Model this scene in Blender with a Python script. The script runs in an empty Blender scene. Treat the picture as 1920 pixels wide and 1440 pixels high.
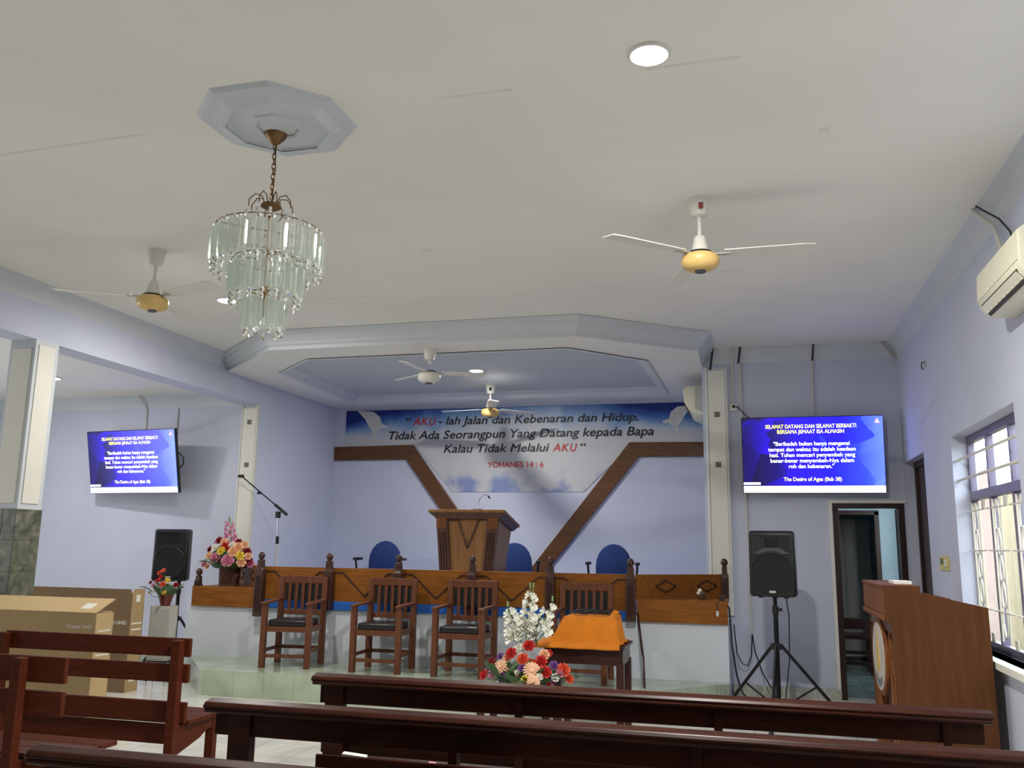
import bpy, bmesh, math, random
from mathutils import Matrix, Vector
random.seed(7)
PI = math.pi
S = bpy.context.scene
COL = S.collection

# ------------------------------------------------------------------ camera
F_PX, YAW, PIT, ROL = 1650.0, math.radians(-14.96), math.radians(10.436), math.radians(0.86)
EYE = Vector((0, 0, 1.5))
fwd = Vector((math.sin(YAW) * math.cos(PIT), math.cos(YAW) * math.cos(PIT), math.sin(PIT)))
_r0 = Vector((math.cos(YAW), -math.sin(YAW), 0))
_u0 = _r0.cross(fwd)
RT = math.cos(ROL) * _r0 + math.sin(ROL) * _u0
UP = -math.sin(ROL) * _r0 + math.cos(ROL) * _u0
cam = bpy.data.cameras.new('camera'); cam.sensor_fit = 'HORIZONTAL'; cam.sensor_width = 36.0
cam.lens = 36.0 * F_PX / 1920.0; cam.clip_start = 0.05; cam.clip_end = 200
cam_o = bpy.data.objects.new('camera', cam); COL.objects.link(cam_o)
M3 = Matrix((RT, UP, -fwd)).transposed()
cam_o.matrix_world = Matrix.Translation(EYE) @ M3.to_4x4()
S.camera = cam_o

# ------------------------------------------------------------------ world, lights, exposure
S.view_settings.view_transform = 'Standard'
S.view_settings.look = 'None'
S.view_settings.gamma = 1.0
S.view_settings.use_curve_mapping = False
S.view_settings.exposure = 0.40
W = bpy.data.worlds.new('overcast_sky'); S.world = W; W.use_nodes = True
_bg = W.node_tree.nodes['Background']
_bg.inputs['Color'].default_value = (0.86, 0.93, 1.0, 1)
_bg.inputs['Strength'].default_value = 7.0
def area(name, loc, rot, sx, sy, power, color, shape='RECTANGLE'):
    l = bpy.data.lights.new(name, 'AREA'); l.shape = shape; l.size = sx
    if shape in ('RECTANGLE', 'ELLIPSE'): l.size_y = sy
    l.energy = power; l.color = color
    o = bpy.data.objects.new(name, l); COL.objects.link(o); o.location = loc; o.rotation_euler = rot
    return o
DAY = (0.93, 0.965, 1.0)
area('aisle_daylight_fill', (-10.9, 5.5, 1.6), (PI / 2, 0, -PI / 2), 3.0, 1.6, 65, DAY)   # added fill lights on the solid aisle wall, for unseen windows
area('aisle_daylight_fill', (-10.9, 1.0, 1.6), (PI / 2, 0, -PI / 2), 3.0, 1.6, 22, DAY)
area('back_room_fill', (1.96, 11.6, 1.8), (PI / 2, 0, PI / 2), 0.7, 0.8, 7, DAY)        # added fill light for an unseen window of the back room

# ------------------------------------------------------------------ pixel -> place (needs a known plane)
def ray(x, y): return RT * ((x - 960) / F_PX) - UP * ((y - 720) / F_PX) + fwd
def onz(x, y, z): d = ray(x, y); return EYE + d * ((z - EYE.z) / d.z)
def ony(x, y, Y): d = ray(x, y); return EYE + d * ((Y - EYE.y) / d.y)
def onx(x, y, X): d = ray(x, y); return EYE + d * ((X - EYE.x) / d.x)

# ------------------------------------------------------------------ materials
def lin(c):
    def f(v):
        v /= 255.0
        return v / 12.92 if v <= 0.04045 else ((v + 0.055) / 1.055) ** 2.4
    return tuple(f(v) for v in c) + (1,)
MATS = {}
def base_mat(name, rough=0.5, spec=0.5):
    m = bpy.data.materials.new(name); m.use_nodes = True; MATS[name] = m
    b = m.node_tree.nodes['Principled BSDF']
    b.inputs['Roughness'].default_value = rough
    b.inputs['Specular IOR Level'].default_value = spec
    return m, m.node_tree, b
def plain(name, c, rough=0.5, metal=0.0, spec=0.5, var=0.06, scale=6.0, bump=0.0, bscale=80.0, coat=0.0):
    """paint / plastic / metal with a slight uneven tone"""
    m, nt, b = base_mat(name, rough, spec)
    b.inputs['Metallic'].default_value = metal
    b.inputs['Coat Weight'].default_value = coat
    tc = nt.nodes.new('ShaderNodeTexCoord'); n = nt.nodes.new('ShaderNodeTexNoise')
    n.inputs['Scale'].default_value = scale; n.inputs['Detail'].default_value = 5
    nt.links.new(tc.outputs['Object'], n.inputs['Vector'])
    r = nt.nodes.new('ShaderNodeValToRGB'); c = lin(c)
    r.color_ramp.elements[0].position = 0.3; r.color_ramp.elements[1].position = 0.7
    r.color_ramp.elements[0].color = tuple(v * (1 - var) for v in c[:3]) + (1,)
    r.color_ramp.elements[1].color = tuple(min(1, v * (1 + var)) for v in c[:3]) + (1,)
    nt.links.new(n.outputs['Fac'], r.inputs['Fac']); nt.links.new(r.outputs['Color'], b.inputs['Base Color'])
    if bump:
        n2 = nt.nodes.new('ShaderNodeTexNoise'); n2.inputs['Scale'].default_value = bscale; n2.inputs['Detail'].default_value = 4
        nt.links.new(tc.outputs['Object'], n2.inputs['Vector'])
        bp = nt.nodes.new('ShaderNodeBump'); bp.inputs['Strength'].default_value = bump; bp.inputs['Distance'].default_value = 0.01
        nt.links.new(n2.outputs['Fac'], bp.inputs['Height']); nt.links.new(bp.outputs['Normal'], b.inputs['Normal'])
    return m
def wood(name, dark, light, rough=0.35, axis='X', scale=5.0, coat=0.15):
    m, nt, b = base_mat(name, rough, 0.28)
    b.inputs['Coat Weight'].default_value = coat; b.inputs['Coat Roughness'].default_value = 0.25
    tc = nt.nodes.new('ShaderNodeTexCoord'); mp = nt.nodes.new('ShaderNodeMapping')
    s = {'X': (1, 14, 14), 'Y': (14, 1, 14), 'Z': (14, 14, 1)}[axis]
    mp.inputs['Scale'].default_value = s
    n = nt.nodes.new('ShaderNodeTexNoise'); n.inputs['Scale'].default_value = scale; n.inputs['Detail'].default_value = 8; n.inputs['Distortion'].default_value = 0.6
    r = nt.nodes.new('ShaderNodeValToRGB')
    r.color_ramp.elements[0].position = 0.32; r.color_ramp.elements[1].position = 0.7
    r.color_ramp.elements[0].color = lin(dark); r.color_ramp.elements[1].color = lin(light)
    nt.links.new(tc.outputs['Object'], mp.inputs['Vector']); nt.links.new(mp.outputs['Vector'], n.inputs['Vector'])
    nt.links.new(n.outputs['Fac'], r.inputs['Fac']); nt.links.new(r.outputs['Color'], b.inputs['Base Color'])
    bp = nt.nodes.new('ShaderNodeBump'); bp.inputs['Strength'].default_value = 0.06; bp.inputs['Distance'].default_value = 0.004
    nt.links.new(n.outputs['Fac'], bp.inputs['Height']); nt.links.new(bp.outputs['Normal'], b.inputs['Normal'])
    return m
def marble(name, c1, c2, c3, rough, scale=2.5, tile=None, grout=(150, 150, 140)):
    m, nt, b = base_mat(name, rough)
    tc = nt.nodes.new('ShaderNodeTexCoord')
    n = nt.nodes.new('ShaderNodeTexNoise'); n.inputs['Scale'].default_value = scale; n.inputs['Detail'].default_value = 9; n.inputs['Distortion'].default_value = 1.8
    nt.links.new(tc.outputs['Object'], n.inputs['Vector'])
    r = nt.nodes.new('ShaderNodeValToRGB'); e = r.color_ramp.elements
    e[0].position = 0.3; e[0].color = lin(c1); e[1].position = 0.72; e[1].color = lin(c3)
    k = e.new(0.5); k.color = lin(c2)
    nt.links.new(n.outputs['Fac'], r.inputs['Fac'])
    out = r.outputs['Color']
    if tile:
        br = nt.nodes.new('ShaderNodeTexBrick'); br.offset = 0
        br.inputs['Scale'].default_value = 1.0; br.inputs['Brick Width'].default_value = tile; br.inputs['Row Height'].default_value = tile
        br.inputs['Mortar Size'].default_value = 0.003
        br.inputs['Color1'].default_value = (1, 1, 1, 1); br.inputs['Color2'].default_value = (0.94, 0.94, 0.94, 1); br.inputs['Mortar'].default_value = lin(grout)
        nt.links.new(tc.outputs['Object'], br.inputs['Vector'])
        mx = nt.nodes.new('ShaderNodeMix'); mx.data_type = 'RGBA'; mx.blend_type = 'MULTIPLY'; mx.inputs[0].default_value = 1
        nt.links.new(out, mx.inputs[6]); nt.links.new(br.outputs['Color'], mx.inputs[7]); out = mx.outputs[2]
    nt.links.new(out, b.inputs['Base Color'])
    return m
def emit(name, c, strength):
    m, nt, b = base_mat(name, 0.6)
    b.inputs['Base Color'].default_value = (0.01, 0.01, 0.01, 1)
    b.inputs['Emission Color'].default_value = lin(c); b.inputs['Emission Strength'].default_value = strength
    return m

def wall_paint(name, c, stain):
    """pale paint with faint damp blotches"""
    m, nt, b = base_mat(name, 0.75, 0.3)
    tc = nt.nodes.new('ShaderNodeTexCoord'); n = nt.nodes.new('ShaderNodeTexNoise'); n.inputs['Scale'].default_value = 0.9; n.inputs['Detail'].default_value = 6
    nt.links.new(tc.outputs['Object'], n.inputs['Vector'])
    r = nt.nodes.new('ShaderNodeValToRGB'); e = r.color_ramp.elements
    e[0].position = 0.35; e[0].color = lin(stain); e[1].position = 0.6; e[1].color = lin(c)
    nt.links.new(n.outputs['Fac'], r.inputs['Fac']); nt.links.new(r.outputs['Color'], b.inputs['Base Color'])
    return m
PAINT = wall_paint('blue_wall_paint', (201, 205, 222), (194, 199, 215))
TRIM = plain('pale_blue_trim_paint', (204, 210, 214), 0.6, var=0.03, scale=2)
CEIL = wall_paint('off_white_ceiling_paint', (240, 238, 231), (235, 233, 226))
WHITE = plain('cream_white_paint', (228, 226, 214), 0.55, var=0.03, scale=2)
PODIUM = wall_paint('white_podium_paint', (214, 219, 228), (205, 210, 216))
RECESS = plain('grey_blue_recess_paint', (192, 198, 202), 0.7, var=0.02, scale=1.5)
FLOOR = marble('cream_marbled_floor_tile', (205, 205, 195), (222, 221, 212), (232, 231, 222), 0.16, 1.6, 0.4, (190, 188, 178))
PLAT = marble('pale_green_glazed_tile', (160, 172, 150), (172, 184, 162), (182, 194, 172), 0.1, 2.0, 0.33, (205, 215, 205))
GTILE = marble('olive_marbled_tile', (70, 76, 62), (104, 108, 92), (140, 138, 118), 0.3, 6.0)
GROUT = plain('pale_grout', (170, 168, 150), 0.8)
SKIRT = marble('speckled_skirting_tile', (150, 152, 138), (176, 176, 162), (200, 198, 186), 0.3, 9)
TEAL = marble('grey_green_floor_tile', (120, 140, 138), (140, 160, 156), (158, 172, 168), 0.2, 2.2, 0.3, (150, 160, 155))
DARKFRAME = wood('dark_brown_door_wood', (38, 24, 20), (58, 38, 30), 0.4, 'Z')
PEW = wood('dark_varnished_pew_wood', (38, 17, 11), (60, 28, 17), 0.36, 'X', 4, 0.02)
PEWR = wood('red_brown_bench_wood', (74, 32, 18), (92, 42, 24), 0.5, 'X', 4, 0.0)
RAILW = wood('amber_veneer', (122, 74, 28), (150, 94, 40), 0.42, 'X', 3.2, 0.0)
POSTW = wood('dark_carved_post_wood', (58, 38, 32), (82, 56, 46), 0.35, 'Z')
CHAIRW = wood('chestnut_chair_wood', (92, 54, 36), (116, 72, 50), 0.4, 'Z', 5, 0.0)
TABLEW = wood('very_dark_table_wood', (46, 24, 22), (66, 36, 32), 0.3, 'X')
PULPW = wood('pulpit_veneer', (124, 86, 50), (150, 108, 66), 0.4, 'Z', 2.2)
PULPD = wood('pulpit_dark_wood', (70, 48, 38), (96, 68, 54), 0.4, 'Z')
CROSSW = wood('brown_wall_board_wood', (84, 54, 32), (108, 72, 44), 0.4, 'X')
LECT = wood('brown_lectern_panel', (79, 49, 27), (92, 58, 34), 0.6, 'Z', 2.0, 0.0)
LECTD = wood('orange_brown_lectern_wood', (104, 62, 32), (132, 82, 46), 0.5, 'Z', 3, 0.0)
for _m, _v in ((PEW, 0.12), (PEWR, 0.1), (LECT, 0.1), (RAILW, 0.15), (LECTD, 0.15)):
    _m.node_tree.nodes['Principled BSDF'].inputs['Specular IOR Level'].default_value = _v
BLACK = plain('black_plastic', (14, 14, 17), 0.45, var=0.1)
BLACKM = plain('black_metal', (20, 20, 24), 0.35, metal=0.4)
GRILLE = plain('black_speaker_mesh', (18, 18, 22), 0.75, bump=0.5, bscale=260)
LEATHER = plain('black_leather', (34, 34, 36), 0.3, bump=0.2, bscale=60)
BLUEF = plain('navy_blue_fabric', (28, 54, 112), 0.85, bump=0.3, bscale=200)
CARPET = plain('bright_blue_carpet', (38, 100, 190), 0.9, bump=0.4, bscale=150)
CHROME = plain('chrome_metal', (210, 212, 216), 0.2, metal=1.0, var=0.02)
IVORY = plain('ivory_plastic', (226, 222, 198), 0.45, var=0.02)
FANW = plain('white_fan_paint', (224, 222, 212), 0.4, var=0.02)
FANY = plain('cream_yellow_motor_paint', (226, 190, 118), 0.35, var=0.04)
BRASS = plain('aged_brass', (120, 92, 60), 0.35, metal=0.8, var=0.2)
ORANGE = plain('orange_towel_cloth', (208, 120, 18), 0.95, bump=0.6, bscale=140, var=0.08, scale=12)
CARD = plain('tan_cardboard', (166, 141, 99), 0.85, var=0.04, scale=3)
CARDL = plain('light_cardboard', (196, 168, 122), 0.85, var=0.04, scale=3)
CARDD = plain('dark_brown_cardboard_print', (112, 88, 60), 0.85, var=0.04, scale=3)  # darker brown than the other cardboards
PRINTW = plain('white_print', (226, 222, 212), 0.8, var=0.01)
GREENL = plain('leaf_green', (58, 92, 50), 0.5, var=0.25, scale=9)
GREENP = plain('pale_leaf_green', (118, 146, 92), 0.5, var=0.2, scale=9)
REDP = plain('red_petal', (196, 40, 36), 0.6, var=0.15, scale=20)
DREDP = plain('crimson_petal', (140, 24, 36), 0.6, var=0.15, scale=20)
ORP = plain('orange_red_petal', (218, 84, 48), 0.6, var=0.15, scale=20)
PEACH = plain('peach_petal', (240, 190, 150), 0.6, var=0.08, scale=20)
PINKP = plain('pink_petal', (214, 138, 164), 0.6, var=0.12, scale=20)
PURP = plain('purple_petal', (130, 84, 150), 0.6, var=0.15, scale=20)
WPET = plain('white_petal', (236, 236, 222), 0.6, var=0.03, scale=20)
YELP = plain('yellow_petal', (232, 206, 80), 0.6, var=0.1, scale=20)
TERRA = plain('brown_glazed_pot', (104, 48, 36), 0.3, var=0.15)
WICKER = plain('dark_woven_basket', (84, 48, 36), 0.7, var=0.3, scale=30, bump=0.6, bscale=60)
PVC = plain('cream_conduit_plastic', (206, 204, 192), 0.5, var=0.03)
GREYP = plain('light_grey_plastic', (186, 184, 174), 0.5, var=0.03)
SPKCLOTH = plain('beige_speaker_cloth', (176, 176, 166), 0.9, bump=0.3, bscale=220)
CABLE = plain('black_cable_rubber', (26, 26, 30), 0.5)
CREAMOUT = plain('cream_render_outside', (126, 110, 78), 0.9, var=0.08)
BROWNOUT = plain('brown_outside_boards', (96, 66, 48), 0.7, var=0.2)
WINFR = plain('violet_lit_window_paint', (104, 96, 120), 0.4, var=0.05)  # violet light on the frame is put into its colour
GRILW = plain('white_iron_paint', (220, 216, 200), 0.45, var=0.04)
LAMP = emit('lit_lamp_lens', (255, 246, 236), 40)

def glass_mat(name, tint, rough, transp, ior=1.5):
    m = bpy.data.materials.new(name); m.use_nodes = True; nt = m.node_tree; nt.nodes.clear()
    out = nt.nodes.new('ShaderNodeOutputMaterial')
    t = nt.nodes.new('ShaderNodeBsdfTransparent'); t.inputs['Color'].default_value = lin(tint)
    g = nt.nodes.new('ShaderNodeBsdfGlossy'); g.inputs['Roughness'].default_value = rough
    d = nt.nodes.new('ShaderNodeBsdfTranslucent'); d.inputs['Color'].default_value = lin(tint)
    ly = nt.nodes.new('ShaderNodeLayerWeight')
    pw = nt.nodes.new('ShaderNodeMath'); pw.operation = 'POWER'; pw.inputs[1].default_value = 4.0; nt.links.new(ly.outputs['Facing'], pw.inputs[0])
    lw = nt.nodes.new('ShaderNodeMath'); lw.operation = 'MULTIPLY_ADD'; lw.inputs[1].default_value = 0.6 * (ior - 1) / 0.5; lw.inputs[2].default_value = 0.04 if ior < 1.4 else 0.10; nt.links.new(pw.outputs[0], lw.inputs[0])
    m1 = nt.nodes.new('ShaderNodeMixShader'); m1.inputs['Fac'].default_value = 1 - transp
    m2 = nt.nodes.new('ShaderNodeMixShader')
    nt.links.new(t.outputs[0], m1.inputs[1]); nt.links.new(d.outputs[0], m1.inputs[2])
    nt.links.new(lw.outputs[0], m2.inputs['Fac']); nt.links.new(m1.outputs[0], m2.inputs[1]); nt.links.new(g.outputs[0], m2.inputs[2])
    nt.links.new(m2.outputs[0], out.inputs['Surface'])
    return m
CRYSTAL = glass_mat('clear_ribbed_crystal', (244, 248, 244), 0.10, 0.70)
PANE = glass_mat('window_glass', (240, 246, 248), 0.03, 0.97, 1.12)
def bead_mat():
    m, nt, b = base_mat('faceted_crystal_bead', 0.03, 1.0)
    b.inputs['Base Color'].default_value = (0.95, 0.95, 0.9, 1); b.inputs['Metallic'].default_value = 0.85
    n = nt.nodes.new('ShaderNodeTexNoise'); n.inputs['Scale'].default_value = 40
    mr = nt.nodes.new('ShaderNodeMapRange'); mr.inputs['To Min'].default_value = 0.02; mr.inputs['To Max'].default_value = 0.15
    nt.links.new(n.outputs['Fac'], mr.inputs['Value']); nt.links.new(mr.outputs['Result'], b.inputs['Roughness'])
    return m
BEAD = bead_mat()

# ------------------------------------------------------------------ mesh helpers
class MB:
    def __init__(s): s.v = []; s.f = []
    def add(s, vs, fs):
        o = len(s.v); s.v += [tuple(v) for v in vs]; s.f += [tuple(i + o for i in f) for f in fs]; return s
    def box(s, x0, x1, y0, y1, z0, z1):
        return s.add([(x0, y0, z0), (x1, y0, z0), (x1, y1, z0), (x0, y1, z0), (x0, y0, z1), (x1, y0, z1), (x1, y1, z1), (x0, y1, z1)],
                     [(3, 2, 1, 0), (4, 5, 6, 7), (0, 1, 5, 4), (1, 2, 6, 5), (2, 3, 7, 6), (3, 0, 4, 7)])
    def prism(s, poly, axis, a, b):
        """poly in the two other axes (in order), extruded a..b along axis"""
        n = len(poly)
        def pt(p, t):
            return {'X': (t, p[0], p[1]), 'Y': (p[0], t, p[1]), 'Z': (p[0], p[1], t)}[axis]
        vs = [pt(p, a) for p in poly] + [pt(p, b) for p in poly]
        return s.add(vs, [tuple(range(n)), tuple(range(2 * n - 1, n - 1, -1))] + [(i, i + n, (i + 1) % n + n, (i + 1) % n) for i in range(n)])
    def loft(s, rings, caps=True, closed=True):
        n = len(rings[0]); o = len(s.v)
        for r in rings: s.v += [tuple(p) for p in r]
        for k in range(len(rings) - 1):
            for i in range(n if closed else n - 1):
                j = (i + 1) % n
                s.f.append((o + k * n + i, o + k * n + j, o + (k + 1) * n + j, o + (k + 1) * n + i))
        if caps:
            s.f.append(tuple(o + i for i in range(n - 1, -1, -1)))
            s.f.append(tuple(o + (len(rings) - 1) * n + i for i in range(n)))
        return s
    def lathe(s, prof, seg=16, c=(0, 0, 0), caps=True, a0=0.0):
        rings = [[(c[0] + r * math.cos(a0 + 2 * PI * i / seg), c[1] + r * math.sin(a0 + 2 * PI * i / seg), c[2] + z) for i in range(seg)] for r, z in prof]
        return s.loft(rings, caps)
    def tube(s, pts, r, seg=8, caps=True, closed=False, radii=None):
        pts = [Vector(p) for p in pts]; n = len(pts); rings = []
        ref = None
        for i, p in enumerate(pts):
            if closed: t = pts[(i + 1) % n] - pts[i - 1]
            else: t = pts[min(i + 1, n - 1)] - pts[max(i - 1, 0)]
            t.normalize()
            if ref is None:
                ref = Vector((0, 0, 1)) if abs(t.z) < 0.9 else Vector((1, 0, 0))
            a = t.cross(ref).normalized(); b = a.cross(t).normalized(); ref = b
            rr = radii[i] if radii else r
            rings.append([p + a * (rr * math.cos(2 * PI * k / seg)) + b * (rr * math.sin(2 * PI * k / seg)) for k in range(seg)])
        if closed: rings.append(rings[0]); caps = False
        return s.loft(rings, caps)
    def bar(s, p, q, w, h):
        """square bar p->q; w across, h along up"""
        p, q = Vector(p), Vector(q); t = (q - p).normalized()
        ref = Vector((0, 0, 1)) if abs(t.z) < 0.95 else Vector((0, 1, 0))
        a = t.cross(ref).normalized() * (w / 2); b = a.cross(t).normalized() * (h / 2)
        return s.loft([[c + a + b, c - a + b, c - a - b, c + a - b] for c in (p, q)])
    def ball(s, c, r, seg=10, rings=6, sz=1.0):
        prof = [(max(1e-4, r * math.sin(PI * k / rings)), -r * sz * math.cos(PI * k / rings)) for k in range(rings + 1)]
        return s.lathe(prof, seg, c)
    def xf(s, m): s.v = [tuple(m @ Vector(v)) for v in s.v]; return s
def link(o, parent=None):
    COL.objects.link(o)
    if parent is not None: o.parent = parent
    return o
def mesh_of(name, mb, mat, bevel=0.0, smooth=False, segs=2):
    me = bpy.data.meshes.new(name); me.from_pydata(mb.v, [], mb.f)
    bm = bmesh.new(); bm.from_mesh(me)
    bmesh.ops.remove_doubles(bm, verts=bm.verts, dist=1e-6)
    bmesh.ops.recalc_face_normals(bm, faces=bm.faces)
    if bevel:
        es = [e for e in bm.edges if len(e.link_faces) == 2 and e.calc_face_angle(0) > 0.5]
        bmesh.ops.bevel(bm, geom=es, offset=bevel, segments=segs, affect='EDGES', profile=0.5, clamp_overlap=True)
    bm.to_mesh(me); bm.free()
    if smooth:
        for p in me.polygons: p.use_smooth = True
        try: me.set_sharp_from_angle(angle=math.radians(42))
        except Exception: pass
    me.materials.append(mat)
    return me
def part(name, mb, mat, parent=None, bevel=0.0, smooth=False, label=None, loc=None, segs=2):
    o = bpy.data.objects.new(name, mesh_of(name, mb, mat, bevel, smooth, segs))
    if loc is not None: o.location = loc
    if label: o['label'] = label
    return link(o, parent)
def inst(name, me, parent=None, loc=(0, 0, 0), rot=(0, 0, 0), scale=(1, 1, 1)):
    o = bpy.data.objects.new(name, me); o.location = loc; o.rotation_euler = rot; o.scale = scale
    return link(o, parent)
def wpart(name, mb, mat, parent, bevel=0.0, smooth=False, label=None, segs=2):
    """a part whose mesh is given in room coordinates"""
    base = Vector(parent.location)
    if parent.parent is not None: base = base + Vector(parent.parent.location)
    return part(name, mb.xf(Matrix.Translation(-base)), mat, parent, bevel, smooth, label, None, segs)
def tag(o, label, cat, group=None):
    o['label'] = label; o['category'] = cat
    if group: o['group'] = group
    return o
def thing(name, label, cat, loc=(0, 0, 0), rz=0.0, group=None):
    o = bpy.data.objects.new(name, None); o.empty_display_size = 0.1
    o.location = loc; o.rotation_euler = (0, 0, rz); link(o)
    return tag(o, label, cat, group)
def struct(name, mb, mat, parent=None, bevel=0.0, smooth=False):
    o = part(name, mb, mat, parent, bevel, smooth)
    if parent is None: o['kind'] = 'structure'
    return o
def sempty(name, loc=(0, 0, 0)):
    o = bpy.data.objects.new(name, None); o.location = loc; o['kind'] = 'structure'; return link(o)
def copy_tree(o, parent=None):
    c = o.copy(); COL.objects.link(c); c.parent = parent
    for ch in o.children: copy_tree(ch, c)
    return c
def text_mesh(s, size, mat, bold=0.0, shear=0.0, align='CENTER', depth=0.0, xscale=1.0):
    cu = bpy.data.curves.new('t', 'FONT'); cu.body = s; cu.size = size; cu.align_x = align; cu.shear = shear; cu.extrude = depth
    cu.resolution_u = 3
    ob = bpy.data.objects.new('t', cu); COL.objects.link(ob)
    bpy.context.view_layer.update()
    dg = bpy.context.evaluated_depsgraph_get()
    me = bpy.data.meshes.new_from_object(ob.evaluated_get(dg))
    bpy.data.objects.remove(ob); bpy.data.curves.remove(cu)
    co = [tuple(v.co) for v in me.vertices]; fs = [tuple(p.vertices) for p in me.polygons]
    offs = [(0, 0)] if not bold else [(-bold, 0), (bold, 0), (0, bold), (0, -bold)]
    vs, ff = [], []
    for k, (dx, dy) in enumerate(offs):
        n0 = len(vs); vs += [((x + dx) * xscale, -z - 0.0004 * k, y + dy) for x, y, z in co]; ff += [tuple(i + n0 for i in f) for f in fs]
    me = bpy.data.meshes.new('lettering'); me.from_pydata(vs, [], ff)      # stands upright, facing -Y
    me.name = 'lettering'; me.materials.clear(); me.materials.append(mat)
    return me

# ------------------------------------------------------------------ room constants
XL, XR, YB, ZC, ZS = -6.03, 1.61, 10.03, 3.72, 3.53
YS = onx(628, 863, XL).y            # back wall of the stage
XSR = -0.45                         # right side wall of the stage
ZP, ZF, YP = 0.245, 0.785, 9.035    # platform top, stage floor, podium front
ZA = 3.40                           # ceiling of the left aisle

# ================================================================== THE SETTING
struct('floor', MB().box(-11.2, 1.95, -6.2, YB + 0.15, -0.1, 0), FLOOR)
struct('floor_back_room', MB().box(0.3, 2.1, YB + 0.15, 14.4, -0.1, 0.0), TEAL)
CEILING = struct('ceiling', MB().box(XL - 0.15, XR + 0.25, -6.2, YS + 0.15, ZC, ZC + 0.12), CEIL)
SEAM = plain('greyish_seam_paint', (228, 226, 219), 0.8, var=0.06, scale=9)
def seam(x0, y0, x1, y1, w):
    a, b = onz(x0, y0, ZC), onz(x1, y1, ZC); d = (b - a).normalized(); n = Vector((-d.y, d.x, 0)) * w / 2
    part('plaster_seam', MB().prism([((a + n).x, (a + n).y), ((b + n).x, (b + n).y), ((b - n).x, (b - n).y), ((a - n).x, (a - n).y)], 'Z', ZC - 0.0012, ZC + 0.001), SEAM, CEILING)
for q in ((822, 186, 960, 168, 0.02), (1200, 132, 1390, 106, 0.018), (0, 291, 270, 252, 0.02), (590, 562, 700, 555, 0.025), (1090, 541, 1260, 522, 0.02), (1330, 512, 1390, 506, 0.02), (790, 470, 812, 470, 0.06), (1535, 245, 1555, 243, 0.06)): seam(*q)
struct('ceiling_left_aisle', MB().box(-11.2, XL - 0.15, -6.2, YB + 0.2, ZA, ZA + 0.12), CEIL)
# right wall with a doorway and windows
WY0, WY1, WZ0, WZ1 = 5.98, 7.76, 0.80, 2.42
DY0, DY1, DZ1 = 8.92, 9.99, 2.42
T = 0.16
mb = MB()
def wall_x(mb, x0, x1, ya, yb, z1, holes):
    """wall along Y with rectangular holes (y0,y1,z0,z1) sorted by y"""
    y = ya
    for (h0, h1, k0, k1) in holes:
        if h0 > y: mb.box(x0, x1, y, h0, 0, z1)
        if k0 > 0: mb.box(x0, x1, h0, h1, 0, k0)
        if k1 < z1: mb.box(x0, x1, h0, h1, k1, z1)
        y = h1
    mb.box(x0, x1, y, yb, 0, z1)
wall_x(mb, XR, XR + T, -6.2, YB + 0.15, ZC, [(2.4, 4.2, WZ0, WZ1), (WY0, WY1, WZ0, WZ1), (DY0, DY1, 0, DZ1)])
struct('wall_right', mb, PAINT)
# right half of the back wall with the doorway
DX0, DX1, DH = 0.875, 1.585, 2.0
mb = MB()
mb.box(XSR + 0.0, DX0, YB, YB + 0.15, 0, ZC); mb.box(DX0, DX1, YB, YB + 0.15, DH, ZC); mb.box(DX1, XR + T, YB, YB + 0.15, 0, ZC)
struct('wall_back_right', mb, PAINT)
struct('wall_back_left', MB().box(-11.2, XL - 0.14, YB, YB + 0.15, 0, ZA + 0.1), PAINT)
struct('wall_stage_back', MB().box(XL - 0.15, XSR + 0.15, YS, YS + 0.15, 0, ZC), PAINT)
struct('wall_stage_right', MB().box(XSR, XSR + 0.15, YB + 0.15, YS, 0, ZC), PAINT)
# left side: beam over the open aisle, solid beside the stage
mb = MB().box(XL - 0.27, XL, -6.2, YB, 3.24, ZC); mb.box(XL - 0.27, XL, YB, YS, 0, ZC)
struct('wall_left', mb, PAINT)
struct('wall_aisle_left', MB().box(-11.35, -11.2, -6.2, YB + 0.15, 0, ZA + 0.1), PAINT)
struct('wall_rear', MB().box(-11.2, XR + T, -6.35, -6.2, 0, ZC), PAINT)
# coves between walls and ceiling
def cove(name, pts2, axis, a, b, sx=1):
    struct(name, MB().prism(pts2, axis, a, b), TRIM)
def cove_profile(x_wall, dx, z0, dz):
    # concave quarter from the ceiling down to the wall
    p = [(x_wall, z0), (x_wall + dx, z0)]
    for k in range(1, 5):
        t = k / 5; c = math.cos(t * PI / 2); s_ = math.sin(t * PI / 2)
        p.append((x_wall + dx * (1 - s_) * 0.5 + dx * (1 - t) * 0.5, z0 - dz * (1 - c) * 0.5 - dz * t * 0.5))
    p.append((x_wall, z0 - dz)); return p
cove('trim_1', cove_profile(XR, -0.11, ZC, 0.155), 'Y', -6.2, YB)
cove('trim_2', cove_profile(YB, -0.13, ZC, 0.155), 'X', -0.36, XR)
cove('trim_3', cove_profile(XL, 0.11, ZC, 0.155), 'Y', -6.2, 9.05)
cove('trim_4', cove_profile(YB, -0.13, ZA, 0.155), 'X', -11.2, XL - 0.27)
struct('baseboard_back_right', MB().box(-0.2, DX0 + 0.0, YB - 0.05, YB, 0, 0.1), SKIRT)
struct('baseboard_stage_left', MB().box(-11.2, XL - 0.27, YB - 0.02, YB, 0, 0.1), SKIRT)

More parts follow.
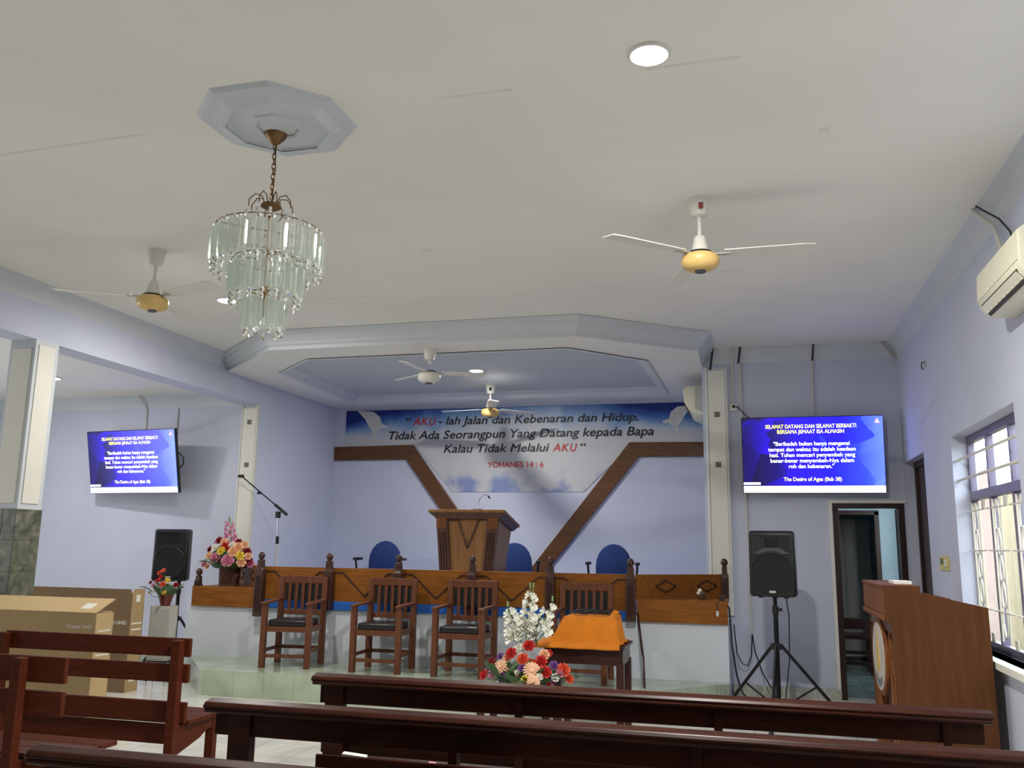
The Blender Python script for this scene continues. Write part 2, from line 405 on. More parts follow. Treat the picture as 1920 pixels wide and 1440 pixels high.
# dropped octagonal canopy over the stage
top = [(-6.30, 9.306), (-4.96, 8.13), (-1.52, 8.13), (-0.32, 9.11), (-0.32, YB)]
def inset(poly, d):
    out = []
    n = len(poly)
    for i in range(n):
        p = Vector(poly[i]); ns = []
        if i > 0: e = (p - Vector(poly[i - 1])).normalized(); ns.append(Vector((-e.y, e.x)))
        if i < n - 1: e = (Vector(poly[i + 1]) - p).normalized(); ns.append(Vector((-e.y, e.x)))
        m = ns[0] if len(ns) == 1 else (ns[0] + ns[1]) / (1 + ns[0].dot(ns[1]))
        out.append(tuple(p + m * d))
    return out
canopy = sempty('ceiling_canopy', (0, 0, 0))
steps = [(0.0, ZC), (0.012, 3.69), (0.03, 3.68), (0.04, 3.655), (0.085, 3.615), (0.10, 3.585), (0.125, 3.575), (0.13, ZS)]
mb = MB(); rings = [[(x, y, z) for x, y in inset(top, d)] for d, z in steps]
mb.loft(rings, caps=False, closed=False)
o = part('crown_moulding', mb, TRIM, canopy)
o.modifiers.new('thick', 'SOLIDIFY').thickness = 0.01
bot = inset(top, 0.125)
rec = [(-5.42, 9.40), (-4.69, 8.73), (-1.76, 8.73), (-1.03, 9.50), (-0.98, 11.62), (-5.48, 11.62)]
outer = bot + [(XSR, YB), (XSR, YS), (XL, YS)]
outer[0] = (XL, bot[0][1] - 0.2)
# soffit ring: triangulated between outer outline and recess hole
bm = bmesh.new()
vo = [bm.verts.new((x, y, ZS)) for x, y in outer]; vi = [bm.verts.new((x, y, ZS)) for x, y in rec]
es = [bm.edges.new((vo[i], vo[(i + 1) % len(vo)])) for i in range(len(vo))] + [bm.edges.new((vi[i], vi[(i + 1) % len(vi)])) for i in range(len(vi))]
bmesh.ops.triangle_fill(bm, edges=es, use_beauty=True)
me = bpy.data.meshes.new('soffit'); bm.to_mesh(me); bm.free(); me.materials.append(CEIL)
so = bpy.data.objects.new('soffit', me); link(so, canopy)
mb = MB(); n = len(rec)
cx = sum(p[0] for p in rec) / n; cy = sum(p[1] for p in rec) / n
def shrink(poly, d):
    return [(x + (cx - x) / math.hypot(cx - x, cy - y) * d, y + (cy - y) / math.hypot(cx - x, cy - y) * d) for x, y in poly]
mb.loft([[(x, y, z) for x, y in shrink(rec, d)] for d, z in ((-0.03, ZS - 0.012), (0.0, ZS - 0.02), (0.03, ZS - 0.005), (0.05, ZS + 0.03), (0.13, ZS + 0.05), (0.15, ZS + 0.075))], caps=False)
part('recess_moulding', mb, TRIM, canopy)
mb = MB(); q = shrink(rec, 0.14); mb.prism(q, 'Z', ZS + 0.07, ZS + 0.09)
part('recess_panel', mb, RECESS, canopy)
ZRC = ZS + 0.07

# platform, podium and stage floor
plat = [(-5.335, 8.06), (-1.10, 8.06), (-0.215, 8.95), (-0.215, YP + 0.1), (-6.21, YP + 0.1), (-6.21, 9.13)]
struct('floor_platform', MB().prism(plat, 'Z', 0, ZP), PLAT)
struct('wall_podium', MB().box(-6.21, -0.215, YP, YB - 0.001, 0, ZF), PODIUM)
struct('floor_stage', MB().box(XL, XSR, YB - 0.001, YS, 0.6, ZF), CARPET)

# tiled column carrying the beam over the left aisle
CY0, CY1 = onx(69, 634, XL).y, onx(69, 634, XL).y + 0.27
col = thing('column', 'square white-panelled column with olive marbled tiles on its lower half', 'column', (XL - 0.135, CY0 + 0.135, 0))
x0, x1 = XL - 0.27, XL
wpart('shaft', MB().box(x0, x1, CY0, CY1, 0, 3.24), TRIM, col)
for args in ((x0 + 0.03, x1 - 0.035, CY0 - 0.008, CY0, 1.80, 3.16), (x1, x1 + 0.008, CY0 + 0.035, CY1 - 0.045, 1.80, 3.20)):
    wpart('inset_panel', MB().box(*args), WHITE, col, 0.003)
wpart('grout_core', MB().box(x0 - 0.004, x1 + 0.004, CY0 - 0.004, CY1 + 0.004, 0, 1.752), GROUT, col)
tz = 1.75
th = 0.262
for face in range(2):
    z = 1.75
    while z > 0:
        zl = max(0, z - th)
        if face == 0:
            for a, b in ((x0, x0 + 0.135), (x0 + 0.139, x1)):
                wpart('tile', MB().box(a + 0.002, b - 0.0, CY0 - 0.012, CY0 - 0.003, zl + 0.004, z), GTILE, col)
        else:
            wpart('tile', MB().box(x1 + 0.003, x1 + 0.012, CY0 - 0.01, CY1, zl + 0.004, z), GTILE, col)
        z -= th

# white pilasters either side of the stage
def pilaster(label, x0, x1, z0, z1, y):
    p = thing('pilaster', label, 'pilaster', ((x0 + x1) / 2, y, z0)); w = (x1 - x0) / 2; h = z1 - z0
    part('backing', MB().box(-w, w, -0.03, 0.0, 0, h), TRIM, p, 0.004)
    part('inset_panel', MB().box(-w + 0.035, w - 0.035, -0.042, -0.03, 0.03, h - 0.035), WHITE, p, 0.004)
    for s in (-1, 1):
        part('edge_bead', MB().box(s * (w - 0.022) - 0.008, s * (w - 0.022) + 0.008, -0.045, -0.03, 0, h), WHITE, p, 0.004)
    return p
pr_ = pilaster('narrow white pilaster between the stage opening and the right screen', -0.42, -0.165, 0.80, 3.52, YB)
for zz in (2.98, 2.42): part('old_bracket_mark', MB().box(-0.03, 0.03, -0.046, -0.042, zz - 0.83, zz - 0.77), plain('grey_rust_stain', (120, 116, 106), 0.9, var=0.4, scale=40), pr_)
pl_ = pilaster('narrow white pilaster at the left edge of the stage opening', -6.29, -6.03, 0.0, 3.24, YB)
for zz in (3.02, 2.47): part('old_bracket_mark', MB().box(-0.03, 0.03, -0.046, -0.042, zz - 0.03, zz + 0.03), MATS['grey_rust_stain'], pl_)

# ------------------------------------------------------------------ doors
d1 = sempty('door_1', (DX0, YB, 0))
DW = DX1 - DX0
for nm, a in (('jamb', (0, 0.06, -0.02, 0.15, 0, DH - 0.05)), ('jamb', (DW - 0.06, DW, -0.02, 0.15, 0, DH - 0.05)), ('lintel', (0, DW, -0.02, 0.15, DH - 0.05, DH))):
    part(nm, MB().box(*a), DARKFRAME, d1, 0.004)
for a in ((-0.035, 0.0, -0.03, 0.0, 0.1, DH + 0.035), (0, XR - DX0 - 0.005, -0.03, 0.0, DH, DH + 0.035)):
    part('casing', MB().box(*a), WHITE, d1, 0.004)
lf = part('door_leaf', MB().box(-0.63, 0, 0, 0.04, 0.01, DH - 0.06), DARKFRAME, d1, 0.004, loc=(DW - 0.07, 0.15, 0)); lf.rotation_euler = (0, 0, -math.radians(108))
part('door_knob', MB().ball((-0.56, -0.05, 1.02), 0.025), BRASS, lf, smooth=True)
d2 = sempty('door_2', (XR, DY0, 0))
DL = DY1 - DY0
for nm, a in (('jamb', (0.09, T, DL - 0.06, DL, 0, DZ1)), ('jamb', (0.09, T, 0, 0.06, 0, DZ1)), ('lintel', (0.09, T, 0.06, DL - 0.06, DZ1 - 0.06, DZ1)), ('door_leaf', (0.115, 0.15, 0.06, DL - 0.06, 0.01, DZ1 - 0.06))):
    part(nm, MB().box(*a), DARKFRAME, d2, 0.003)
part('door_handle', MB().box(0.09, 0.115, 0.12, 0.15, 0.95, 1.1), BRASS, d2, 0.004)

# room behind door_1
struct('wall_back_room', MB().box(0.3, 2.1, 14.4, 14.5, 0, 2.9), plain('pale_cyan_paint', (190, 214, 224), 0.7, var=0.02))
struct('wall_back_room_left', MB().box(0.3, 0.45, YB + 0.15, 14.4, 0, 2.9), MATS['pale_cyan_paint'])
struct('wall_back_room_right', MB().box(2.0, 2.1, YB + 0.15, 14.4, 0, 2.9), MATS['pale_cyan_paint'])
struct('ceiling_back_room', MB().box(0.3, 2.1, YB + 0.15, 14.5, 2.9, 3.0), CEIL)
mb = MB().box(0.45, 1.16, 12.5, 12.6, 0, 2.9); mb.box(1.62, 2.0, 12.5, 12.6, 0, 2.9); mb.box(1.16, 1.62, 12.5, 12.6, 2.02, 2.9)
struct('wall_back_room_partition', mb, MATS['pale_cyan_paint'])
d3 = sempty('door_3', (1.1, 12.5, 0))
for nm, a in (('jamb', (0, 0.06, -0.03, 0.1, 0, 2.02)), ('jamb', (0.5, 0.56, -0.03, 0.1, 0, 2.02)), ('lintel', (0, 0.56, -0.03, 0.1, 1.97, 2.03))):
    part(nm, MB().box(*a), DARKFRAME, d3, 0.004)
wd = thing('wardrobe', 'dim grey wardrobe deep inside the room behind the stage door', 'wardrobe', (1.32, 13.6, 0))
part('carcass', MB().box(-0.35, 0.35, 0, 0.5, 0, 1.95), GREYP, wd, 0.005)
for s in (-1, 1): part('wardrobe_door', MB().box(min(0.01 * s, 0.33 * s), max(0.01 * s, 0.33 * s), -0.02, 0, 0.06, 1.9), GREYP, wd, 0.004)
part('plinth', MB().box(-0.35, 0.35, -0.01, 0.5, -0.0, 0.05), DARKFRAME, wd)
ch = thing('dark_chair', 'dark wooden chair standing inside the doorway beside the brown lectern', 'chair', (1.23, 12.2, 0))
for x in (-0.2, 0.2):
    part('leg', MB().box(x - 0.025, x + 0.025, -0.2, -0.15, 0, 0.43), TABLEW, ch, 0.004)
    part('leg', MB().box(x - 0.025, x + 0.025, 0.15, 0.2, 0, 0.62), TABLEW, ch, 0.004)
part('seat', MB().box(-0.24, 0.24, -0.22, 0.2, 0.43, 0.48), TABLEW, ch, 0.008)
part('backrest', MB().box(-0.22, 0.22, 0.155, 0.19, 0.52, 0.66), TABLEW, ch, 0.008)
for z in (0.12, 0.25): part('stretcher', MB().box(-0.2, 0.2, -0.19, -0.165, z, z + 0.04), TABLEW, ch, 0.004)

# ------------------------------------------------------------------ window
def build_window(name, y0, y1, z0, z1, detail=True):
    w = sempty(name, (XR, y0, z0)); L = y1 - y0; H = z1 - z0
    fx0, fx1 = 0.11, 0.16
    nb = 3; bw = L / nb; zt = 1.94 - z0
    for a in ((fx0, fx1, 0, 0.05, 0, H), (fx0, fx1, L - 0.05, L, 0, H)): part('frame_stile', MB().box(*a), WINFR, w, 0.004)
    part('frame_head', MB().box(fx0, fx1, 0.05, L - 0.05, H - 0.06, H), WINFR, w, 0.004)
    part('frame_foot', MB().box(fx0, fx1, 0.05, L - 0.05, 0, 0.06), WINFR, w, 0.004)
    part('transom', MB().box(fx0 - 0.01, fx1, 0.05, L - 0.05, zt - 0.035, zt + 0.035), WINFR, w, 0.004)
    for k in range(1, nb):
        y = L - k * bw
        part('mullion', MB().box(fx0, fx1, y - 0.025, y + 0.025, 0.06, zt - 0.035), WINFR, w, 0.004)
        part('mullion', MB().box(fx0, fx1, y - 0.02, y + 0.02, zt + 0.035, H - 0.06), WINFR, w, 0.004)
    for k in range(nb):
        ya = L - (k + 1) * bw + 0.025; yb = L - k * bw - 0.025
        part('pane', MB().add([(0.132, ya, 0.06), (0.132, yb, 0.06), (0.132, yb, zt - 0.03), (0.132, ya, zt - 0.03)], [(0, 1, 2, 3)]), PANE, w)
        part('pane', MB().add([(0.132, ya, zt + 0.03), (0.132, yb, zt + 0.03), (0.132, yb, H - 0.06), (0.132, ya, H - 0.06)], [(0, 1, 2, 3)]), PANE, w)
        if not detail: continue
        # wrought grille: uprights, three ovals, looped ends, crossbars
        yc = (ya + yb) / 2; g = 0.075
        m = MB()
        for off in (-0.10, 0.10): m.tube([(g, yc + off, 0.10), (g, yc + off, zt - 0.06)], 0.007, 6)
        part('grille_upright', m, GRILW, w)
        for z in (0.30, 0.72, 1.02): part('grille_crossbar', MB().tube([(g, ya, z), (g, yb, z)], 0.006, 6), GRILW, w)
        for z in (0.42, 0.60, 0.78):
            part('grille_oval', MB().tube([(g, yc + 0.042 * math.cos(t * PI / 8), z + 0.09 * math.sin(t * PI / 8)) for t in range(16)], 0.007, 6, closed=True), GRILW, w)
        for z, s in ((0.33, -1), (0.87, 1)):
            pts = [(g, yc - 0.055, z)] + [(g, yc - 0.055 + 0.11 * t / 8, z + s * (0.10 + 0.10 * math.sin(PI * t / 8))) for t in range(9)] + [(g, yc + 0.055, z)]
            part('grille_loop', MB().tube(pts, 0.007, 6), GRILW, w)
        for z in (0.09, zt - 0.10): part('grille_corner', MB().box(g - 0.006, g + 0.006, ya, ya + 0.07, z - 0.02, z + 0.05), GRILW, w, 0.01)
    if detail:
        for z in (zt + 0.13, zt + 0.29): part('security_bar', MB().tube([(0.04, 0, z), (0.04, L, z)], 0.011, 8), GRILW, w, smooth=True)
    part('window_sill', MB().box(-0.07, fx0, -0.03, L + 0.03, -0.05, 0.0), WHITE, w, 0.006)
    return w
build_window('window_1', WY0, WY1, WZ0, WZ1)
build_window('window_2', 2.4, 4.2, WZ0, WZ1, False)
# what stands outside the window
struct('ground_outside', MB().box(XR + T, 9, -8, 16, -0.25, -0.1), CREAMOUT)
nb_ = thing('boundary_wall', 'cream rendered wall with brown posts seen outside the window', 'wall', (3.6, 9.0, -0.1))
part('render', MB().box(0, 0.15, -12, 16, 0, 2.55), CREAMOUT, nb_)
for k in range(7):
    part('post', MB().box(-0.05, 0.0, -2.0 + k * 2.6, -1.4 + k * 2.6, 0, 2.9), BROWNOUT, nb_, 0.006)

# ================================================================== STAGE FIXTURES
rail = thing('altar_rail', 'amber wooden altar rail with dark ball-topped posts along the stage front', 'railing', (-3.2, 9.0, ZF))
PX = [-5.245, -4.415, -3.608, -2.787, -1.956, -1.141]
ZT = 1.238
def rail_post(x, y, z0, z1, w=0.085):
    m = MB()
    sq = lambda h, z: [(x - h, y - h, z), (x + h, y - h, z), (x + h, y + h, z), (x - h, y + h, z)]
    m.loft([sq(w * 0.55, z0), sq(w * 0.55, z1 - 0.20), sq(w * 0.40, z1 - 0.17), sq(w * 0.36, z1 - 0.085)])
    p = wpart('post', m, POSTW, rail, 0.006)
    wpart('ball_finial', MB().lathe([(0.001, z1), (0.02, z1 - 0.006), (0.036, z1 - 0.03), (0.038, z1 - 0.045), (0.03, z1 - 0.068), (0.018, z1 - 0.08), (0.026, z1 - 0.088), (0.026, z1 - 0.10)], 14, (x, y, 0)), POSTW, rail, smooth=True)
    for k in (-1, 0, 1): wpart('carved_groove', MB().box(x + k * 0.022 - 0.005, x + k * 0.022 + 0.005, y - w * 0.55 - 0.006, y - w * 0.55, z0 + 0.06, z1 - 0.26), TABLEW, rail)
for x in PX: rail_post(x, 8.945, 0.70 if x == PX[0] else 0.788, 1.397)
def strip(pts, w=0.014, y=9.0):
    """flat moulding along (x,z) points standing proud of the panel"""
    m = MB()
    for (xa, za), (xb, zb) in zip(pts, pts[1:]): m.bar((xa, y, za), (xb, y, zb), 0.012, w)
    return m
for a, b in zip(PX, PX[1:]):
    xa, xb = a + 0.0, b - 0.0
    pn = wpart('panel', MB().box(xa, xb, 9.0, 9.03, 0.882, ZT), RAILW, rail, 0.004)
    w = xb - xa; xm = (xa + xb) / 2
    m = strip([(xa, 1.188), (xa + 0.14, 1.188), (xm, 0.945), (xb - 0.14, 1.188), (xb, 1.188)], y=8.995)
    wpart('zigzag_moulding', m, POSTW, rail)
# low ledges and slanting diamond panels at both ends
for s, xa, xb in ((-1, -6.13, -5.29), (1, -1.09, -0.215)):
    xo, xi = (xa, xb) if s < 0 else (xb, xa)
    wpart('ledge_fascia', MB().box(xa, xb, 8.995, 9.025, 0.783, 1.003), RAILW, rail, 0.004)
    wpart('ledge_top', MB().prism([(xi, 9.025), (xo, 9.025), (xo, 9.86)], 'Z', 0.975, 0.998), RAILW, rail)
    d = Vector((xo - xi, 0.83, 0)); L = d.length; d.normalize(); nrm = Vector((d.y, -d.x, 0)) * (1 if s > 0 else -1)
    if nrm.y > 0: nrm = -nrm
    p0 = Vector((xi, 9.03, 0))
    q = [p0, p0 + d * L, p0 + d * L - nrm * 0.03, p0 - nrm * 0.03]
    wpart('diamond_panel', MB().prism([(v.x, v.y) for v in q], 'Z', 0.998, ZT), RAILW, rail)
    for t in (0.3, 0.75):
        c = p0 + d * (L * t) + nrm * 0.004; c.z = 1.12
        for scale in (1.0,):
            m = MB(); h, v = 0.13 * scale, 0.058 * scale
            P4 = [c + d * h, c + Vector((0, 0, v)), c - d * h, c - Vector((0, 0, v))]
            for i in range(4): m.bar(P4[i], P4[(i + 1) % 4], 0.012, 0.014)
            wpart('diamond_moulding', m, POSTW, rail)
rail_post(-0.255, 9.80, 0.998, 1.405, 0.07)
rail_post(-6.085, 9.04, 1.003, 1.20, 0.07)
wpart('broken_post_base', MB().box(-0.30, -0.24, 9.03, 9.09, 0.998, 1.055), POSTW, rail, 0.005)
cp = part('stage_carpet', MB().box(-2.03, 2.03, -0.02, 0.02, 0, 0.09), CARPET, None, 0.012, loc=(-3.19, 9.014, ZF + 0.003))
tag(cp, 'bright blue carpet strip hanging over the stage edge below the rail', 'carpet')

# brown boards forming a wide Y on the stage wall
yb = thing('board_emblem', 'dark brown boards forming a large Y shape on the stage wall', 'wall decoration', (-3.2, YS, ZF))
def zx(x, y): p = ony(x, y, YS - 0.05); return (p.x, p.z)
A, B, C_, D_ = (XL + 0.005, 2.94), zx(774, 834), zx(761, 861), (XL + 0.005, 2.735)
zl = 0.95
e1, e2 = zx(858, 956), zx(826, 956)
def ext(p, q, z): t = (z - p[1]) / (q[1] - p[1]); return (p[0] + (q[0] - p[0]) * t, z)
wpart('horizontal_board', MB().prism([A, B, C_, D_], 'Y', YS - 0.05, YS), CROSSW, yb, 0.004)
wpart('slanting_board', MB().prism([B, ext(B, e1, zl), ext(C_, e2, zl), C_], 'Y', YS - 0.05, YS), CROSSW, yb, 0.004)
A, B, C_, D_ = (XSR - 0.005, 2.93), zx(1180, 829), zx(1197, 856), (XSR - 0.005, 2.735)
e1, e2 = zx(990, 1072), zx(1032, 1062)
wpart('horizontal_board', MB().prism([A, B, C_, D_], 'Y', YS - 0.05, YS), CROSSW, yb, 0.004)
wpart('slanting_board', MB().prism([B, ext(B, e1, zl), ext(C_, e2, zl), C_], 'Y', YS - 0.05, YS), CROSSW, yb, 0.004)

# printed banner
def banner_mat():
    m, nt, b = base_mat('printed_sky_banner', 0.4, 0.4)
    tc = nt.nodes.new('ShaderNodeTexCoord'); sp = nt.nodes.new('ShaderNodeSeparateXYZ'); nt.links.new(tc.outputs['Object'], sp.inputs[0])
    def math_(op, a, b_=None, c=None):
        n = nt.nodes.new('ShaderNodeMath'); n.operation = op; n.use_clamp = False
        for i, v in enumerate((a, b_, c)):
            if v is None: continue
            if hasattr(v, 'links'): nt.links.new(v, n.inputs[i])
            else: n.inputs[i].default_value = v
        return n.outputs[0]
    X, Z = sp.outputs['X'], sp.outputs['Z']
    noise = nt.nodes.new('ShaderNodeTexNoise'); noise.inputs['Scale'].default_value = 2.2; noise.inputs['Detail'].default_value = 8; noise.inputs['Distortion'].default_value = 0.5
    nt.links.new(tc.outputs['Object'], noise.inputs['Vector'])
    nz = math_('SUBTRACT', noise.outputs['Fac'], 0.5)
    # blue grows towards the top edge and the two ends
    ends = math_('POWER', math_('DIVIDE', math_('ABSOLUTE', X), 2.7), 2.0)
    up = math_('MULTIPLY', math_('SUBTRACT', Z, 0.10), 1.8)
    blue = math_('MULTIPLY', math_('ADD', math_('MULTIPLY', ends, 1.0), 0.45), up)
    blue = math_('ADD', math_('MULTIPLY', blue, 1.5), math_('MULTIPLY', nz, 0.8))
    r = nt.nodes.new('ShaderNodeValToRGB'); e = r.color_ramp.elements
    e[0].position = 0.0; e[0].color = lin((196, 197, 199)); e[1].position = 1.0; e[1].color = lin((24, 44, 120))
    for p, c in ((0.25, (186, 194, 204)), (0.5, (122, 156, 196)), (0.75, (58, 100, 168))):
        k = e.new(p); k.color = lin(c)
    nt.links.new(blue, r.inputs['Fac'])
    # cloud bank along the lower edge
    n2 = nt.nodes.new('ShaderNodeTexNoise'); n2.inputs['Scale'].default_value = 2.6; n2.inputs['Detail'].default_value = 5
    nt.links.new(tc.outputs['Object'], n2.inputs['Vector'])
    low = math_('MINIMUM', math_('MAXIMUM', math_('MULTIPLY', math_('SUBTRACT', n2.outputs['Fac'], 0.46), 7.0), 0), 1)
    mask = math_('MINIMUM', math_('MAXIMUM', math_('MULTIPLY', math_('SUBTRACT', -0.36, Z), 6.0), 0), 1)
    fac = math_('MULTIPLY', math_('MULTIPLY', low, mask), 0.85)
    mx = nt.nodes.new('ShaderNodeMix'); mx.data_type = 'RGBA'; nt.links.new(fac, mx.inputs[0]); nt.links.new(r.outputs['Color'], mx.inputs[6]); mx.inputs[7].default_value = lin((112, 132, 186))
    nt.links.new(mx.outputs[2], b.inputs['Base Color'])
    return m
bz = 2.945
bn = thing('verse_banner', 'sky-printed banner with a bible verse in black and red letters', 'banner', (-3.19, YS - 0.012, 2.945))
BANM = banner_mat()
ol = [(-5.87, 3.49), (-5.87, 2.93), (-4.72, 2.93), (-4.13, 2.262), (-2.20, 2.262), (-1.50, 2.93), (-0.5, 2.93), (-0.5, 3.49)]
sheet = wpart('printed_sheet', MB().prism(ol, 'Y', YS - 0.012, YS - 0.002), BANM, bn)
INK = plain('black_ink', (28, 28, 34), 0.5, var=0.0); REDI = plain('red_ink', (196, 48, 48), 0.5, var=0.0)
YT = YS - 0.016
def letter_line(s, x0, x1, yb0, yb1, hpx, mat, parent, shear=0.22, bold=0.016):
    """lettering between pixel x0..x1 on the banner, baseline at pixel yb0 (left) and yb1 (right)"""
    a, b = ony(x0, yb0, YT), ony(x1, yb1, YT)
    me = text_mesh(s, 1.0, mat, bold=bold, shear=shear, align='LEFT')
    xs = [v.co.x for v in me.vertices]; w = max(xs) - min(xs); k = (b.x - a.x) / w; kz = hpx * a.y / F_PX / 0.72 * 1.0
    for v in me.vertices: v.co = ((v.co.x - min(xs)) * k, v.co.y, v.co.z * kz)
    o = bpy.data.objects.new('lettering', me); o.location = (a.x - bn.location.x, -0.006, (a.z + b.z) / 2 - bn.location.z); link(o, parent)
    return o
letter_line('“', 760, 771, 797, 797, 15, INK, bn)
for c_, a_, b_ in (('A', 774, 788), ('K', 790, 803), ('U', 805, 817)): letter_line(c_, a_, b_, 797, 797, 15.5, REDI, bn)
letter_line('- lah Jalan dan Kebenaran dan Hidup.', 822, 1197, 796, 789, 16.5, INK, bn)
letter_line('Tidak Ada Seorangpun Yang Datang kepada Bapa', 729, 1226, 824, 816, 17, INK, bn)
letter_line('Kalau Tidak Melalui', 832, 1030, 849, 846, 16.5, INK, bn)
for c_, a_, b_ in (('A', 1036, 1051), ('K', 1053, 1067), ('U', 1069, 1082)): letter_line(c_, a_, b_, 846, 846, 15.5, REDI, bn)
letter_line('“', 1088, 1099, 845, 845, 15, INK, bn)
letter_line('YOHANES 14 : 6', 914, 1019, 877, 875, 11, REDI, bn, 0.0, 0.018)
# printed doves
DOVE = plain('printed_white_dove', (206, 204, 200), 0.5, var=0.12, scale=14)
def dove(px, flip):
    raw = [(0, 0), (0.10, 0.02), (0.18, 0.01), (0.24, 0.06), (0.20, 0.11), (0.22, 0.20), (0.14, 0.28), (0.0, 0.36), (0.04, 0.24), (0.02, 0.12)]
    raw = [(670, 770), (700, 772), (712, 782), (716, 795), (727, 799), (728, 803), (716, 803), (708, 810), (703, 822), (697, 822), (700, 810), (692, 800), (685, 787)]
    if flip: raw = [(2 * 979 - x + 12, y - 10) for x, y in raw]
    pts = [ony(x, y, YT) for x, y in raw]
    m = MB().prism([(p.x, p.z) for p in pts], 'Y', YS - 0.0155, YS - 0.0125)
    wpart('printed_dove', m, DOVE, bn)
dove(0, False); dove(0, True)

# ================================================================== PULPIT ON THE STAGE
pu = thing('pulpit', 'tall tapered wooden pulpit with a dark V moulding on the stage', 'pulpit', (-3.19, 10.0, ZF))
ZU = 1.055                                    # body height at the front
def ring(xl, xr, y0, y1, z, dz=0.0): return [(xl, y0, z), (xr, y0, z), (xr, y1, z - dz), (xl, y1, z - dz)]
part('body', MB().loft([ring(-0.27, 0.27, 0.02, 0.52, 0), ring(-0.355, 0.375, 0.02, 0.60, ZU - 0.02, 0.14)]), PULPW, pu, 0.004)
for s in (-1, 1):
    m = MB(); o0, o1 = 0.29 * s, 0.385 * s; i0, i1 = 0.17 * s, 0.245 * s
    m.loft([[(a, -0.02, z) for a in ()] or [(min(i, o), -0.02, z), (max(i, o), -0.02, z), (max(i, o), 0.03, z), (min(i, o), 0.03, z)] for i, o, z in ((i0, o0, 0), (i1, o1, ZU - 0.02))])
    pl = part('fluted_pilaster', m, PULPD, pu, 0.004)
    for k in range(3):
        t = (k + 1) / 4; xa = i0 + (o0 - i0) * t; xb = i1 + (o1 - i1) * t
        part('flute', MB().bar((xa, -0.021, 0.05), (xa + (xb - xa) * 0.82, -0.021, ZU * 0.82), 0.01, 0.01), TABLEW, pu)
    xm = (i1 + o1) / 2
    part('capital', MB().box(xm - 0.06, xm + 0.06, -0.035, 0.03, ZU - 0.15, ZU - 0.02), LECTD, pu, 0.006)
    part('carved_leaf', MB().loft([[(xm - 0.035, -0.04, ZU - 0.055), (xm + 0.035, -0.04, ZU - 0.055), (xm + 0.002, -0.04, ZU - 0.11)], [(xm - 0.035, -0.03, ZU - 0.055), (xm + 0.035, -0.03, ZU - 0.055), (xm + 0.002, -0.03, ZU - 0.11)]]), CHAIRW, pu)
m = MB()
vp = [(-0.25, ZU - 0.045), (-0.12, ZU - 0.045), (0.0, ZU - 0.37), (0.135, ZU - 0.04), (0.26, ZU - 0.04)]
for a, b in zip(vp, vp[1:]): m.bar((a[0], 0.014, a[1]), (b[0], 0.014, b[1]), 0.014, 0.02)
part('v_moulding', m, PULPD, pu)
sl = [(-0.08, ZU + 0.075), (0.63, ZU - 0.08), (0.63, ZU - 0.115), (-0.08, ZU + 0.04)]
part('sloping_top', MB().prism(sl, 'X', -0.465, 0.475), PULPW, pu, 0.006)
part('under_moulding', MB().loft([ring(-0.385, 0.405, -0.03, 0.60, ZU - 0.03, 0.13), ring(-0.445, 0.455, -0.065, 0.62, ZU + 0.042, 0.155)]), PULPD, pu)
part('plinth', MB().box(-0.31, 0.31, -0.03, 0.54, 0, 0.06), PULPD, pu, 0.006)
mic = thing('gooseneck_microphone', 'slim gooseneck microphone standing on the pulpit top', 'microphone', (-3.08, 10.04, ZF + ZU + 0.052))
part('base', MB().lathe([(0.0005, 0), (0.075, 0), (0.075, 0.018), (0.05, 0.034), (0.0005, 0.036)], 16), BLACK, mic, smooth=True)
part('gooseneck', MB().tube([(0, 0, 0.03), (0.0, 0, 0.08), (0.015, 0, 0.13), (0.045, 0, 0.18), (0.085, 0, 0.205), (0.115, 0, 0.195), (0.13, 0, 0.18)], 0.006, 8), CHROME, mic, smooth=True)
part('capsule', MB().tube([(0.128, 0, 0.184), (0.15, 0, 0.160)], 0.011, 8), BLACK, mic, smooth=True)

# ================================================================== BLUE OFFICE CHAIRS
def rounded_shield(w, h, n=10):
    pts = [(-w * 0.98, 0), (w * 0.98, 0)]
    for k in range(n + 1):
        a = PI * k / n; pts.append((w * math.cos(a) * (1.0), h * 0.45 + h * 0.55 * math.sin(a)))
    return pts
def office_chair(label, x, y, rz):
    t = thing('office_chair', label, 'chair', (x, y, ZF), rz, 'blue chairs on the stage')
    part('backrest', MB().prism(rounded_shield(0.225, 0.50), 'Y', 0.20, 0.26).xf(Matrix.Translation((0, 0, 0.26))), BLUEF, t, 0.02, True)
    part('seat', MB().box(-0.24, 0.24, -0.24, 0.22, 0.32, 0.40), BLUEF, t, 0.03, True)
    for s in (-1, 1):
        a = part('armrest', MB().box(s * 0.30 - 0.03, s * 0.30 + 0.03, -0.16, 0.12, 0.505, 0.54), BLACK, t, 0.012, True)
        part('arm_support', MB().tube([(s * 0.30, -0.12, 0.51), (s * 0.29, -0.08, 0.36), (s * 0.2, 0, 0.33)], 0.014, 8), BLACK, t, smooth=True)
    part('column', MB().tube([(0, 0, 0.07), (0, 0, 0.33)], 0.03, 10), BLACKM, t, smooth=True)
    for k in range(5):
        a = 2 * PI * k / 5 + 0.3
        f = part('base_leg', MB().bar((0, 0, 0.09), (0.26 * math.cos(a), 0.26 * math.sin(a), 0.06), 0.04, 0.03), BLACK, t, 0.004)
        part('castor', MB().ball((0.26 * math.cos(a), 0.26 * math.sin(a), 0.028), 0.028), BLACK, t, smooth=True)
    return t
office_chair('blue upholstered armchair at the left of the stage', -4.70, 11.0, 0.12)
office_chair('blue upholstered armchair half hidden behind the pulpit', -2.87, 11.0, 0.25)
office_chair('blue upholstered armchair at the right, beside the foot of the slanting board', -1.62, 11.0, 0.1)

